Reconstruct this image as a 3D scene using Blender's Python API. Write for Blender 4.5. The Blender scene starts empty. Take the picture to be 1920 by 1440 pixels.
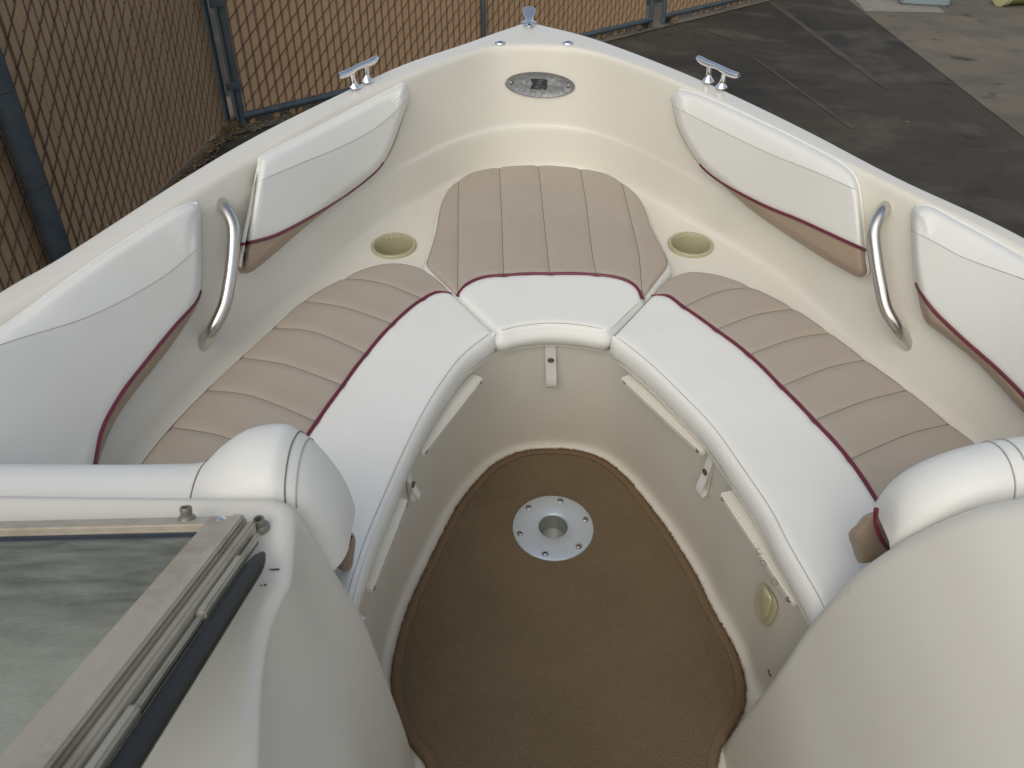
import bpy, bmesh, math, random
import numpy as np
from mathutils import Vector, Matrix
from mathutils.bvhtree import BVHTree
random.seed(7)
R = math.radians
SC = bpy.context.scene
C = SC.collection

# ---------------------------------------------------------------- camera
F = 1480.0                      # focal length in pixels of the 1920 wide photograph
WP, BP = R(35.0), R(42.0)       # pitch of the camera to the ground / to the boat's floor
CAMH, CAMB = 2.0, 1.40          # camera height above ground / above the boat's floor
cam_d = bpy.data.cameras.new('camera'); cam = bpy.data.objects.new('camera', cam_d); C.objects.link(cam)
cam.location = (0, 0, CAMH); cam.rotation_euler = (R(90) - WP, 0, 0)
cam_d.sensor_width = 36; cam_d.lens = F / 1920 * 36; cam_d.clip_start = .02; cam_d.clip_end = 600
cam_d.dof.use_dof = True; cam_d.dof.focus_distance = 1.75; cam_d.dof.aperture_fstop = 14
SC.camera = cam
# ---------------------------------------------------------------- world and sun
SUN_EL, SUN_AZ = R(44), R(-160)          # azimuth clockwise from +Y: from the left and behind
w = bpy.data.worlds.new('World'); SC.world = w; w.use_nodes = True
nt = w.node_tree; bg = nt.nodes['Background']
sky = nt.nodes.new('ShaderNodeTexSky'); sky.sky_type = 'NISHITA'; sky.sun_disc = False
sky.sun_elevation = SUN_EL; sky.sun_rotation = SUN_AZ; sky.air_density = 1.2; sky.dust_density = 3.0; sky.ozone_density = 1.0
hs = nt.nodes.new('ShaderNodeHueSaturation'); hs.inputs['Saturation'].default_value = .62      # hazy, whitish sky
nt.links.new(sky.outputs[0], hs.inputs['Color']); nt.links.new(hs.outputs[0], bg.inputs[0]); bg.inputs[1].default_value = 0.145
sd = bpy.data.lights.new('sun', 'SUN'); sun = bpy.data.objects.new('sun', sd); C.objects.link(sun)
sd.energy = 0.62; sd.angle = R(85); sd.color = (1, .90, .68)
tosun = Vector((math.sin(SUN_AZ) * math.cos(SUN_EL), math.cos(SUN_AZ) * math.cos(SUN_EL), math.sin(SUN_EL)))
sun.rotation_euler = tosun.to_track_quat('Z', 'Y').to_euler(); sun.location = tosun * 20
vs = SC.view_settings; vs.view_transform = 'Standard'; vs.look = 'None'; vs.gamma = 1; vs.exposure = 0.0; vs.use_curve_mapping = False

# ---------------------------------------------------------------- materials
def mat(name, col, rough=.5, metal=0., coat=0., bump=None, vary=None, trans=0., spec=.5, alpha=1., coatr=.1):
    m = bpy.data.materials.new(name); m.use_nodes = True; n = m.node_tree; b = n.nodes['Principled BSDF']
    b.inputs['Base Color'].default_value = (*col, 1); b.inputs['Roughness'].default_value = rough
    b.inputs['Metallic'].default_value = metal; b.inputs['Coat Weight'].default_value = coat; b.inputs['Coat Roughness'].default_value = coatr
    b.inputs['Transmission Weight'].default_value = trans; b.inputs['Specular IOR Level'].default_value = spec
    b.inputs['Alpha'].default_value = alpha
    tc = n.nodes.new('ShaderNodeTexCoord')
    if vary:        # list of (scale, colour2, lo, hi)
        prev = None
        for k, (sc, c2, lo, hi) in enumerate(vary):
            t = n.nodes.new('ShaderNodeTexNoise'); t.inputs['Scale'].default_value = sc; t.inputs['Detail'].default_value = 5
            t.inputs['Roughness'].default_value = .6
            n.links.new(tc.outputs['Object'], t.inputs['Vector'])
            mr = n.nodes.new('ShaderNodeMapRange'); mr.inputs['From Min'].default_value = lo; mr.inputs['From Max'].default_value = hi
            n.links.new(t.outputs['Fac'], mr.inputs['Value'])
            mx = n.nodes.new('ShaderNodeMix'); mx.data_type = 'RGBA'
            n.links.new(mr.outputs[0], mx.inputs['Factor'])
            if prev: n.links.new(prev, mx.inputs['A'])
            else: mx.inputs['A'].default_value = (*col, 1)
            mx.inputs['B'].default_value = (*c2, 1); prev = mx.outputs['Result']
        n.links.new(prev, b.inputs['Base Color'])
    if bump:        # list of (kind, scale, strength, distance)
        prev = None
        for kind, sc, st, dist in bump:
            t = n.nodes.new('ShaderNodeTexVoronoi' if kind == 'v' else 'ShaderNodeTexNoise'); t.inputs['Scale'].default_value = sc
            if kind != 'v': t.inputs['Detail'].default_value = 4
            n.links.new(tc.outputs['Object'], t.inputs['Vector'])
            bp = n.nodes.new('ShaderNodeBump'); bp.inputs['Strength'].default_value = st; bp.inputs['Distance'].default_value = dist
            n.links.new(t.outputs[0], bp.inputs['Height'])
            if prev: n.links.new(prev, bp.inputs['Normal'])
            prev = bp.outputs[0]
        n.links.new(prev, b.inputs['Normal'])
    return m
M = {}
M['gel'] = mat('cream gelcoat', (.70, .68, .605), .30, coat=.30, vary=[(3, (.685, .655, .57), .4, .75), (38, (.61, .55, .46), .68, .82), (70, (.22, .18, .13), .765, .79)], bump=[('n', 5, .25, .01)])
M['gel_in'] = mat('beige textured gelcoat', (.70, .678, .600), .44, coat=.10, vary=[(4, (.685, .65, .565), .4, .7), (30, (.55, .48, .39), .68, .84), (64, (.22, .18, .13), .77, .795)], bump=[('n', 400, .25, .0006)])
M['hull'] = mat('white hull gelcoat', (.72, .70, .66), .2, coat=.5)
M['white'] = mat('white vinyl', (.760, .765, .725), .50, coat=.03, vary=[(5, (.735, .735, .685), .4, .7), (55, (.67, .67, .62), .70, .82)], bump=[('v', 900, .10, .0004), ('n', 7, .5, .006)])
M['tan'] = mat('tan vinyl', (.40, .345, .280), .48, coat=.04, vary=[(6, (.375, .32, .255), .4, .7)], bump=[('v', 800, .14, .0005), ('n', 9, .5, .005)])
M['tan2'] = mat('deep tan vinyl', (.36, .275, .20), .48, bump=[('v', 800, .14, .0005)])
M['maroon'] = mat('maroon piping', (.13, .012, .03), .38, coat=.2)
M['thread'] = mat('taupe thread', (.16, .13, .105), .8)
M['thread2'] = mat('pale grey thread', (.36, .35, .33), .8)
M['carpet'] = mat('brown carpet pile', (.185, .138, .086), .95, spec=.1, vary=[(4, (.150, .112, .070), .40, .70), (45, (.19, .145, .092), .5, .75), (260, (.085, .062, .038), .5, .8)], bump=[('n', 420, .9, .004), ('n', 60, .4, .004)])
M['binding'] = mat('carpet binding', (.17, .115, .07), .85, spec=.15, bump=[('n', 500, .5, .001)])
M['chrome'] = mat('polished stainless', (.82, .83, .84), .09, 1.)
M['steel'] = mat('brushed stainless', (.60, .585, .55), .24, 1., bump=[('n', 60, .05, .002)])
M['alu'] = mat('satin white aluminium', (.52, .58, .64), .36, .5, bump=[('n', 30, .05, .002)])
M['alu_in'] = mat('cast aluminium bore', (.40, .41, .39), .4, .7)
M['frame'] = mat('weathered anodised aluminium', (.49, .44, .35), .55, .10, vary=[(14, (.35, .30, .22), .45, .75), (60, (.52, .49, .41), .5, .8), (9, (.33, .27, .20), .55, .75)], bump=[('n', 90, .15, .001)])
M['frame_hi'] = mat('pale aluminium channel', (.50, .47, .38), .4, .4, vary=[(40, (.33, .29, .23), .5, .8)])
M['rubber'] = mat('black rubber', (.012, .016, .017), .5, vary=[(20, (.03, .033, .03), .55, .8)])
M['dark'] = mat('dark gasket', (.03, .04, .06), .5)
M['cup'] = mat('yellowed plastic', (.42, .39, .25), .35, coat=.2)
M['lens'] = mat('yellowed lens', (.58, .54, .34), .3, coat=.3)
M['emblem'] = mat('cast pewter', (.21, .225, .24), .44, .6, vary=[(90, (.30, .295, .27), .45, .7)], bump=[('v', 80, .45, .003)])
M['ink'] = mat('black enamel', (.012, .013, .018), .4)
M['inkgrey'] = mat('grey enamel', (.10, .10, .115), .4)
M['screw'] = mat('screw steel', (.45, .44, .43), .3, 1.)
M['screwdark'] = mat('screw socket', (.02, .02, .02), .5)
M['snap'] = mat('brass snap', (.20, .17, .13), .4, .8)
M['bush'] = mat('dull nickel', (.22, .215, .175), .45, .4)
M['blue'] = mat('blue wire', (.02, .12, .35), .5)
M['post'] = mat('galvanised post', (.085, .108, .12), .5, .25, vary=[(6, (.05, .075, .10), .4, .7), (40, (.16, .19, .18), .6, .8)], bump=[('n', 40, .2, .002)])
M['slat'] = mat('tan privacy slat', (.47, .315, .18), .6, vary=[(1.2, (.38, .25, .14), .4, .65), (9, (.30, .18, .095), .62, .85)])
M['wing'] = mat('recess-shaded slat wing', (.29, .155, .09), .7)  # same plastic as the slats, recess shade painted into the colour
M['wire'] = mat('brown coated wire', (.10, .070, .052), .6)
M['strip'] = mat('grey strip', (.17, .18, .18), .7, vary=[(8, (.10, .11, .11), .5, .7)])
M['leaf'] = mat('dry leaf', (.22, .16, .08), .8, vary=[(3, (.12, .07, .03), .4, .6)])
M['asphalt'] = mat('dark stained asphalt', (.064, .056, .044), .92, spec=.2, vary=[(.35, (.036, .035, .032), .4, .62), (1.1, (.125, .112, .088), .50, .78), (3.5, (.030, .028, .025), .55, .78), (120, (.10, .095, .08), .62, .8)], bump=[('n', 90, .5, .006), ('n', 5, .3, .01)])
M['concrete'] = mat('dirty concrete', (.185, .160, .118), .9, spec=.2, vary=[(.8, (.12, .11, .088), .4, .62), (2.6, (.060, .055, .047), .58, .72), (14, (.20, .18, .145), .6, .8), (110, (.08, .07, .06), .6, .8)], bump=[('n', 70, .4, .004)])
M['concrete2'] = mat('pale concrete', (.27, .25, .215), .85, vary=[(3, (.20, .185, .155), .45, .7)], bump=[('n', 70, .4, .004)])
M['joint'] = mat('worn joint filler', (.092, .083, .066), .92, spec=.2, vary=[(2.2, (.064, .057, .046), .42, .66)])
M['bin'] = mat('blue grey plastic', (.20, .26, .28), .5)
M['khaki'] = mat('khaki plastic', (.22, .21, .08), .5)
M['pale'] = mat('pale yellow rim', (.50, .50, .26), .45)
# glass with grime; dark band by the bottom rail paints the fence's reflection
g = bpy.data.materials.new('dusty green glass with painted reflection'); g.use_nodes = True; n = g.node_tree; b = n.nodes['Principled BSDF']
b.inputs['Base Color'].default_value = (.80, .89, .86, 1); b.inputs['Roughness'].default_value = .04; b.inputs['Transmission Weight'].default_value = 1; b.inputs['IOR'].default_value = 1.2
du = n.nodes.new('ShaderNodeBsdfDiffuse'); mx = n.nodes.new('ShaderNodeMixShader'); tc = n.nodes.new('ShaderNodeTexCoord')
no = n.nodes.new('ShaderNodeTexNoise'); no.inputs['Scale'].default_value = 16; no.inputs['Detail'].default_value = 9; no.inputs['Roughness'].default_value = .7
mp = n.nodes.new('ShaderNodeMapping'); mp.inputs['Scale'].default_value = (.6, 2.2, 1)
gr = n.nodes.new('ShaderNodeMapRange'); gr.inputs['From Min'].default_value = .38; gr.inputs['From Max'].default_value = .75; gr.inputs['To Min'].default_value = .20; gr.inputs['To Max'].default_value = .75
cr = n.nodes.new('ShaderNodeValToRGB'); cr.color_ramp.elements[0].color = (.58, .61, .53, 1); cr.color_ramp.elements[1].color = (.40, .38, .30, 1)
n.links.new(tc.outputs['Object'], mp.inputs['Vector']); n.links.new(mp.outputs[0], no.inputs['Vector']); n.links.new(no.outputs['Fac'], gr.inputs['Value'])
n.links.new(no.outputs['Fac'], cr.inputs[0]); n.links.new(cr.outputs[0], du.inputs[0])
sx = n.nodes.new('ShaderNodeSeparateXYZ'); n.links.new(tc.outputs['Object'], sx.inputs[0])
gy = n.nodes.new('ShaderNodeMapRange'); gy.inputs['From Min'].default_value = .075; gy.inputs['From Max'].default_value = .17; n.links.new(sx.outputs['Y'], gy.inputs['Value'])  # mask of the painted reflection, strongest at the bottom rail
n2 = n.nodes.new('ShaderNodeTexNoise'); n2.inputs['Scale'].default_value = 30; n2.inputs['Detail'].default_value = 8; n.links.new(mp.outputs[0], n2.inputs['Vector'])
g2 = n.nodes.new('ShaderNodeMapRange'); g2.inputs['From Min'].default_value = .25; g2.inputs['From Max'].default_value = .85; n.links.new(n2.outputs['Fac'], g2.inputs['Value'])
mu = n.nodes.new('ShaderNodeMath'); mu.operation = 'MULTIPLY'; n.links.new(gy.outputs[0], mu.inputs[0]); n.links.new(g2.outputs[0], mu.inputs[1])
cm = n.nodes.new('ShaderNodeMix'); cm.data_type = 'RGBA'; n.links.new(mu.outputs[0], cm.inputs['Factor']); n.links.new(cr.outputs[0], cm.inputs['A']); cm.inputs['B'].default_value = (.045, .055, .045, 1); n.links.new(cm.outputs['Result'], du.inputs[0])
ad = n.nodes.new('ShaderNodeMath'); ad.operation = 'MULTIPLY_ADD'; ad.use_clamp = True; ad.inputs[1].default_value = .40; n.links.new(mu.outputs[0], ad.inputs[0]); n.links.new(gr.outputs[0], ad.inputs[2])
n.links.new(ad.outputs[0], mx.inputs[0]); n.links.new(b.outputs[0], mx.inputs[1]); n.links.new(du.outputs[0], mx.inputs[2])
n.links.new(mx.outputs[0], n.nodes['Material Output'].inputs['Surface'])
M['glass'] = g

# ---------------------------------------------------------------- helpers
sB, cB, sW, cW = math.sin(BP), math.cos(BP), math.sin(WP), math.cos(WP)
MB = Matrix.Translation((0, 0, CAMH)) @ Matrix.Rotation(BP - WP, 4, 'X') @ Matrix.Translation((0, 0, -CAMB))   # boat frame -> world
def P(px, py, z):                  # pixel -> boat frame point at height z
    u, v = (px - 960) / F, (py - 720) / F
    t = (CAMB - z) / (sB + v * cB)
    return np.array((u * t, t * (cB - v * sB), z))
def Pd(px, py, d):
    u, v = (px - 960) / F, (py - 720) / F
    return np.array((u * d, d * (cB - v * sB), CAMB - d * (sB + v * cB)))
def Py(px, py, y):
    u, v = (px - 960) / F, (py - 720) / F
    return Pd(px, py, y / (cB - v * sB))
def G(px, py, z=0.):               # pixel -> world point at height z
    u, v = (px - 960) / F, (py - 720) / F
    t = (CAMH - z) / (sW + v * cW)
    return np.array((u * t, t * (cW - v * sW), z))
def proj(p):
    ry, rz = p[1], p[2] - CAMB; d = cB * ry - sB * rz
    return np.array((960 + F * p[0] / d, 720 - F * (sB * ry + cB * rz) / d))
def spline(pts, n, closed=False):
    p = np.array(pts, float)
    if closed: p = np.vstack([p, p[:1]])
    m = len(p)
    if m == 2: q = p
    else:
        if closed: e = np.vstack([p[-2:-1], p, p[1:2]])
        else: e = np.vstack([2 * p[0] - p[1], p, 2 * p[-1] - p[-2]])
        q = []
        for i in range(1, m):
            a, b_, c_, d = e[i - 1], e[i], e[i + 1], e[i + 2]
            l1, l2, l3 = [max(np.linalg.norm(x), 1e-9) ** .5 for x in (b_ - a, c_ - b_, d - c_)]
            m1 = (b_ - a) / l1 - (c_ - a) / (l1 + l2) + (c_ - b_) / l2; m2 = (c_ - b_) / l2 - (d - b_) / (l2 + l3) + (d - c_) / l3
            m1 = m1 * l2; m2 = m2 * l2
            for t in np.linspace(0, 1, 24, endpoint=False):
                q.append((2*t**3-3*t*t+1)*b_ + (t**3-2*t*t+t)*m1 + (-2*t**3+3*t*t)*c_ + (t**3-t*t)*m2)
        q.append(p[-1]); q = np.array(q)
    s = np.concatenate([[0], np.cumsum(np.linalg.norm(np.diff(q, axis=0), axis=1))])
    t = np.linspace(0, s[-1], n + 1)[:-1] if closed else np.linspace(0, s[-1], n)
    return np.stack([np.interp(t, s, q[:, k]) for k in range(q.shape[1])], 1)
def dist(pts, line):               # distance of points to a polyline (any dimension)
    pts = np.asarray(pts, float); line = np.asarray(line, float); best = np.full(len(pts), 1e9)
    for a, b_ in zip(line[:-1], line[1:]):
        ab = b_ - a; l = ab @ ab + 1e-12
        t = np.clip(((pts - a) @ ab) / l, 0, 1)
        best = np.minimum(best, np.linalg.norm(pts - (a + t[:, None] * ab), axis=1))
    return best

TH = {}
def thing(name, label, cat, base=(0, 0, 0), group=None, boat=True):
    o = bpy.data.objects.new(name, None); C.objects.link(o); o.empty_display_size = .1
    T = (MB @ Matrix.Translation(Vector(base))) if boat else Matrix.Translation(Vector(base))
    o.matrix_world = T; TH[o.name] = Vector(base)
    o['label'] = label; o['category'] = cat
    if group: o['group'] = group
    return o
def obj(name, V, Fc, m, parent=None, smooth=True, kind=None, label=None, mats=None, mi=None, sharp=48):
    """vertices are given in the frame of the parent's scene (boat frame or world); the origin goes to their middle"""
    V = np.asarray(V, float); c = (V.min(0) + V.max(0)) / 2
    me = bpy.data.meshes.new(name); me.from_pydata((V - c).tolist(), [], [list(map(int, f)) for f in Fc])
    for x in (mats or [m]): me.materials.append(x)
    if mi is not None: me.polygons.foreach_set('material_index', mi)
    if smooth: me.polygons.foreach_set('use_smooth', [True] * len(me.polygons))
    if smooth: me.set_sharp_from_angle(angle=R(sharp))
    me.update()
    o = bpy.data.objects.new(name, me); C.objects.link(o)
    if parent is not None:
        root = parent
        off = Vector((0, 0, 0))
        while root is not None:
            if root.name in TH: off += TH[root.name]; break
            off += root.location; root = root.parent
        o.parent = parent; o.location = Vector(c) - off
    else: o.location = c
    if kind: o['kind'] = kind
    if label: o['label'] = label
    return o
def grid(rows):                    # rows of equal length -> verts, quads
    rows = [np.asarray(r) for r in rows]; n = len(rows[0]); V = np.vstack(rows)
    Fc = [(i * n + j, i * n + j + 1, (i + 1) * n + j + 1, (i + 1) * n + j) for i in range(len(rows) - 1) for j in range(n - 1)]
    return V, Fc
def tube(path, r, k=8, closed=False, cap=True, up=None):
    p = np.asarray(path, float); n = len(p); rr = np.full(n, r) if np.isscalar(r) else np.asarray(r)
    if closed: T = np.roll(p, -1, 0) - np.roll(p, 1, 0)
    else: T = np.gradient(p, axis=0)
    T /= np.linalg.norm(T, axis=1)[:, None] + 1e-12
    a = np.array(up if up is not None else ((0, 0, 1) if abs(T[0][2]) < .9 else (1, 0, 0)), float)
    V = []
    for i in range(n):
        a = a - T[i] * (a @ T[i]); a /= np.linalg.norm(a) + 1e-12; b_ = np.cross(T[i], a)
        for j in range(k):
            th = 2 * math.pi * j / k; V.append(p[i] + rr[i] * (math.cos(th) * a + math.sin(th) * b_))
    Fc = []
    for i in range(n if closed else n - 1):
        for j in range(k):
            i2 = (i + 1) % n; Fc.append((i * k + j, i * k + (j + 1) % k, i2 * k + (j + 1) % k, i2 * k + j))
    if cap and not closed: Fc += [tuple(range(k))[::-1], tuple((n - 1) * k + j for j in range(k))]
    return np.array(V), Fc
def merge(*parts):
    V, Fc, o = [], [], 0
    for v, f in parts:
        V.append(np.asarray(v)); Fc += [tuple(i + o for i in q) for q in f]; o += len(v)
    return np.vstack(V), Fc
def lathe(prof, k=24, frame=None, caps=True):  # prof: (r, h) list; frame 4x4 maps local Z axis
    V = []
    for r_, h in prof:
        for j in range(k):
            a = 2 * math.pi * j / k; V.append((r_ * math.cos(a), r_ * math.sin(a), h))
    Fc = [(i * k + j, i * k + (j + 1) % k, (i + 1) * k + (j + 1) % k, (i + 1) * k + j) for i in range(len(prof) - 1) for j in range(k)]
    if caps and prof[0][0] > 1e-6: Fc.append(tuple(range(k))[::-1])
    if caps and prof[-1][0] > 1e-6: Fc.append(tuple((len(prof) - 1) * k + j for j in range(k)))
    V = np.array(V)
    if frame is not None: V = xf(V, frame)
    return V, Fc
def xf(V, m): return np.array([tuple(m @ Vector(v)) for v in V])
def frame_at(p, zdir, xdir=(1, 0, 0)):
    z = Vector(zdir).normalized(); x = Vector(xdir); x = (x - z * x.dot(z)).normalized(); y = z.cross(x)
    m = Matrix((x, y, z)).transposed().to_4x4(); m.translation = Vector(p); return m
def box(a, b_, bev=0.):
    x0, y0, z0 = a; x1, y1, z1 = b_
    if bev <= 0:
        V = [(x, y, z) for x in (x0, x1) for y in (y0, y1) for z in (z0, z1)]
        return np.array(V), [(0, 1, 3, 2), (4, 6, 7, 5), (0, 4, 5, 1), (2, 3, 7, 6), (0, 2, 6, 4), (1, 5, 7, 3)]
    import bmesh
    bm = bmesh.new(); vs_ = [bm.verts.new((x, y, z)) for x in (x0, x1) for y in (y0, y1) for z in (z0, z1)]
    for f in [(0, 1, 3, 2), (4, 6, 7, 5), (0, 4, 5, 1), (2, 3, 7, 6), (0, 2, 6, 4), (1, 5, 7, 3)]: bm.faces.new([vs_[i] for i in f])
    bmesh.ops.bevel(bm, geom=bm.edges[:], offset=bev, segments=2, affect='EDGES')
    bm.verts.index_update()
    V = np.array([tuple(v.co) for v in bm.verts]); Fc = [tuple(v.index for v in f.verts) for f in bm.faces]; bm.free(); return V, Fc
def prism(poly, z0, z1):
    n = len(poly); V = [(x, y, z0) for x, y in poly] + [(x, y, z1) for x, y in poly]
    return np.array(V), [tuple(range(n))[::-1], tuple(range(n, 2 * n))] + [(i, (i + 1) % n, n + (i + 1) % n, n + i) for i in range(n)]
def fillet(ctrl, rad, k=5):         # ctrl list of points, rad list of radii -> points
    out = [ctrl[0]]
    for i in range(1, len(ctrl) - 1):
        a, b_, c_ = ctrl[i - 1], ctrl[i], ctrl[i + 1]
        la, lc = np.linalg.norm(a - b_), np.linalg.norm(c_ - b_)
        ra, rc = min(rad[i], la * .48), min(rad[i], lc * .48)
        p, q = b_ + (a - b_) / (la + 1e-9) * ra, b_ + (c_ - b_) / (lc + 1e-9) * rc
        for t in np.linspace(0, 1, k): out.append((1 - t) ** 2 * p + 2 * t * (1 - t) * b_ + t * t * q)
    out.append(ctrl[-1]); return out

# ================================================================ GROUND AND YARD (world frame)
def sheet(name, pts, z, m, sub=1):
    V = [(x, y, z) for x, y in pts]; o = obj(name, V, [tuple(range(len(V)))], m, smooth=False, kind='structure'); return o
sheet('ground', [(-150, -150), (150, -150), (150, 200), (-150, 200)], 0, M['asphalt'])
a_, b_ = G(1590, 0), G(1920, 258); dr = (b_ - a_); far = a_ - dr * 6; near = a_ + dr * 4
sheet('concrete_pavement', [tuple(near[:2]), (60, near[1]), (60, far[1]), tuple(far[:2])], .004, M['concrete'])
pc = [G(x, y)[:2] for x, y in ((1600, -4), (1622, 22), (1700, 24), (1773, 25), (1757, 14), (1735, 7), (1700, -4), (1650, -30))]
sheet('concrete_patch', [tuple(q) for q in pc], .008, M['concrete2'])
def strip_px(name, pa, pb, w1, w2, m, z=.004):
    A, B_ = G(*pa)[:2], G(*pb)[:2]; d = (B_ - A) / np.linalg.norm(B_ - A); nn = np.array((-d[1], d[0])); k = 24
    L, Rr = [], []
    for i in range(k + 1):
        t = i / k; c_ = A + (B_ - A) * t; ww = (w1 + (w2 - w1) * t) * (.7 + .5 * random.random()) / 2
        L.append(tuple(c_ + nn * ww)); Rr.append(tuple(c_ - nn * ww))
    sheet(name, L + Rr[::-1], z, m)
strip_px('pavement_joint', (1430, -8), (1665, 168), .13, .07, M['joint'])
strip_px('pavement_joint', (1412, 108), (1600, 242), .03, .05, M['joint'])
strip_px('pavement_joint', (1262, 40), (1385, 78), .05, .03, M['joint'])
# ---- fences
SP, PIT = .077, .129
def slat_mesh(h):
    V1, F1 = box((-.0265, -.004, 0), (.0265, .004, h)); V2, F2 = box((-.037, .006, .01), (.037, .009, h - .01))
    me = bpy.data.meshes.new('slat'); V, Fc = merge((V1, F1), (V2, F2)); me.from_pydata(V.tolist(), [], Fc)
    me.materials.append(M['slat']); me.materials.append(M['wing'])
    for i, f in enumerate(me.polygons): f.material_index = 1 if i >= 6 else 0
    me.update(); return me
def fence_run(root, A, B_, z0, z1, ncol_skip=(), cheap=False):
    """slats and wire between A and B (world xy); front face to the -normal side"""
    A, B_ = np.array(A[:2], float), np.array(B_[:2], float); L = np.linalg.norm(B_ - A); d = (B_ - A) / L
    nn = np.array((d[1], -d[0]))            # front side = to the right of A->B
    n = int(L / SP); me = slat_mesh(z1 - z0); ang = math.atan2(d[1], d[0]); parts = []
    off = TH[root.name]
    for i in range(n):
        c_ = A + d * (i + .5) * SP
        o = bpy.data.objects.new('slat', me); C.objects.link(o); o.parent = root
        o.location = Vector((c_[0], c_[1], z0 + random.choice((0, .0, .045, .06, .06)) * (z0 < .025))) - off
        o.rotation_euler = (random.uniform(-.004, .004), random.uniform(-.004, .004), ang + random.uniform(-.03, .03))
    V, Fc = [], []
    m = int((z1 - z0) / PIT)
    for i in range(n):
        for j in range(-1, m + 1):
            za = z0 + j * PIT + (i % 2) * PIT / 2 + .02; zb = za + PIT / 2
            if za < z0 - .02 or zb > z1 + .05: continue
            pts = [(-.003, .0, za - .006), (.006, .011, za + .006), (SP - .006, .011, zb - .006), (SP + .003, .0, zb + .006)]
            path = [np.array((*(A + d * (i * SP + q[0]) + nn * q[1]), q[2])) for q in pts]
            v, f = tube(path, .0031, 4, cap=False); o_ = len(V); V += list(v); Fc += [tuple(x + o_ for x in q) for q in f]
    return obj('wire_mesh', V, Fc, M['wire'], root, kind='stuff')
def pole(root, p, r, z0, z1, name='post', k=16, m='post'):
    v, f = tube([(p[0], p[1], z) for z in (z0, (z0 + z1) / 2, z1)], r, k, up=(1, 0, 0)); 
    cap_ = lathe([(r * 1.08, z1 - .02), (r * 1.08, z1), (r * .7, z1 + .03), (0, z1 + .04)], 12, Matrix.Translation((p[0], p[1], 0)))
    return obj(name, *merge((v, f), cap_), M[m], root)
FX = -2.36
corner = G(437, 232)
# left fence
f1 = thing('chain_link_fence', 'chain link fence with tan privacy slats running beside the left side of the boat', 'fence', (FX, 3.4, 0), boat=False)
fence_run(f1, (FX, -1.6), (FX, 6.58), .03, 2.2)
# wires face +x : run from far to near so that the front is on the right-hand side
t_ = 3.62; u_, v_ = (60 - 960) / F, (250 - 720) / F; ypole = t_ * (cW - v_ * sW)
pole(f1, (FX + .085, ypole, 0), .057, 0, 2.3)
pole(f1, (FX + .085, ypole - 3.0, 0), .057, 0, 2.3)
pole(f1, (corner[0] - .062, corner[1], 0), .046, 0, 2.3)
for zz in (.62, 1.05, 1.5):
    a = np.linspace(0, 2 * math.pi, 17)[:-1]
    for (px_, py_, rr_) in ((FX + .085, ypole, .059), (corner[0] - .062, corner[1], .048)):
        v, f = tube([(px_ + rr_ * math.cos(t), py_ + rr_ * math.sin(t), zz + .01 * math.cos(t)) for t in a], .003, 5, closed=True)
        obj('tie_wire', v, f, M['wire'], f1)
v, f = tube([(FX + .04, y, 2.16) for y in (-1.6, 3, 6.6)], .022, 10); obj('top_rail', v, f, M['post'], f1)
# gate leaves
A0 = G(452, 217, .10); B0 = G(1219, 36, .10); gd = (B0 - A0); gL = np.linalg.norm(gd); gd /= gL; gn = np.array((gd[1], -gd[0], 0))
gate = thing('chain_link_gate', 'wide chain link gate leaf with tan slats behind the bow, hinged at the corner post', 'gate', tuple(A0[:2]) + (0,), boat=False, group='chain link gate leaves')
def gate_leaf(root, A, B_, mids, endpost):
    d = (B_ - A) / np.linalg.norm(B_ - A)
    fence_run(root, A + d * .05, B_ - d * .05, .02, 2.0)
    rr_ = .030; n_ = gn * .0
    for p in (A, B_): pole(root, p + gn * .012, .028, .03, 2.05, 'frame_post')
    v, f = tube([A + gn * .02, (A + B_) / 2 + gn * .02, B_ + gn * .02], rr_, 12); obj('bottom_rail', v, f, M['post'], root)
    up_ = np.array((0, 0, 1.9)); v, f = tube([A + up_, (A + B_) / 2 + up_, B_ + up_], .026, 12); obj('top_rail', v, f, M['post'], root)
    for q in mids: pole(root, q + gn * .035, .026, .1, 2.0, 'mid_post')
    L = np.linalg.norm(B_ - A)
    for i in range(int(L / .5)):
        c_ = A + d * (.2 + i * .5) + gn * .02
        v, f = tube([c_ + .032 * (gn * math.cos(t) + np.array((0, 0, 1)) * math.sin(t)) for t in np.linspace(0, 6.283, 13)[:-1]], .0035, 5, closed=True)
        obj('tie_wire', v, f, M['wire'], root)
# centre stile where the pixel column 902 meets the gate plane
def gate_at(px):
    lo, hi = 0., gL
    for _ in range(40):
        m_ = (lo + hi) / 2; p = A0 + gd * m_; d_ = cW * p[1] - sW * (p[2] - CAMH)
        if 960 + F * p[0] / d_ < px: lo = m_
        else: hi = m_
    return A0 + gd * lo
gate_leaf(gate, A0, B0, [gate_at(903)], True)
for k_, (dx) in enumerate((-.10, )):
    c_ = B0 + gd * dx; fr = frame_at((c_[0], c_[1], .055), gn)
    obj('gate_wheel', *lathe([(.02, -.02), (.055, -.02), (.055, .02), (.02, .02)], 20, fr), M['rubber'], gate)
for zz in (.35, .95, 1.6):
    v, f = box((-.10, -.01, -.03), (.02, .01, .03), .004); obj('hinge_strap', xf(v, frame_at(tuple((A0 + gn * .05)[:2]) + (zz,), (0, 0, 1), gd)), f, M['post'], gate)
A1 = G(1243, 30, .10); 
gate2 = thing('chain_link_gate', 'second chain link gate leaf with tan slats, at the far right of the fence line', 'gate', tuple(A1[:2]) + (0,), boat=False, group='chain link gate leaves')
gate_leaf(gate2, A1, A1 + gd * 3.2, [], False)
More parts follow.
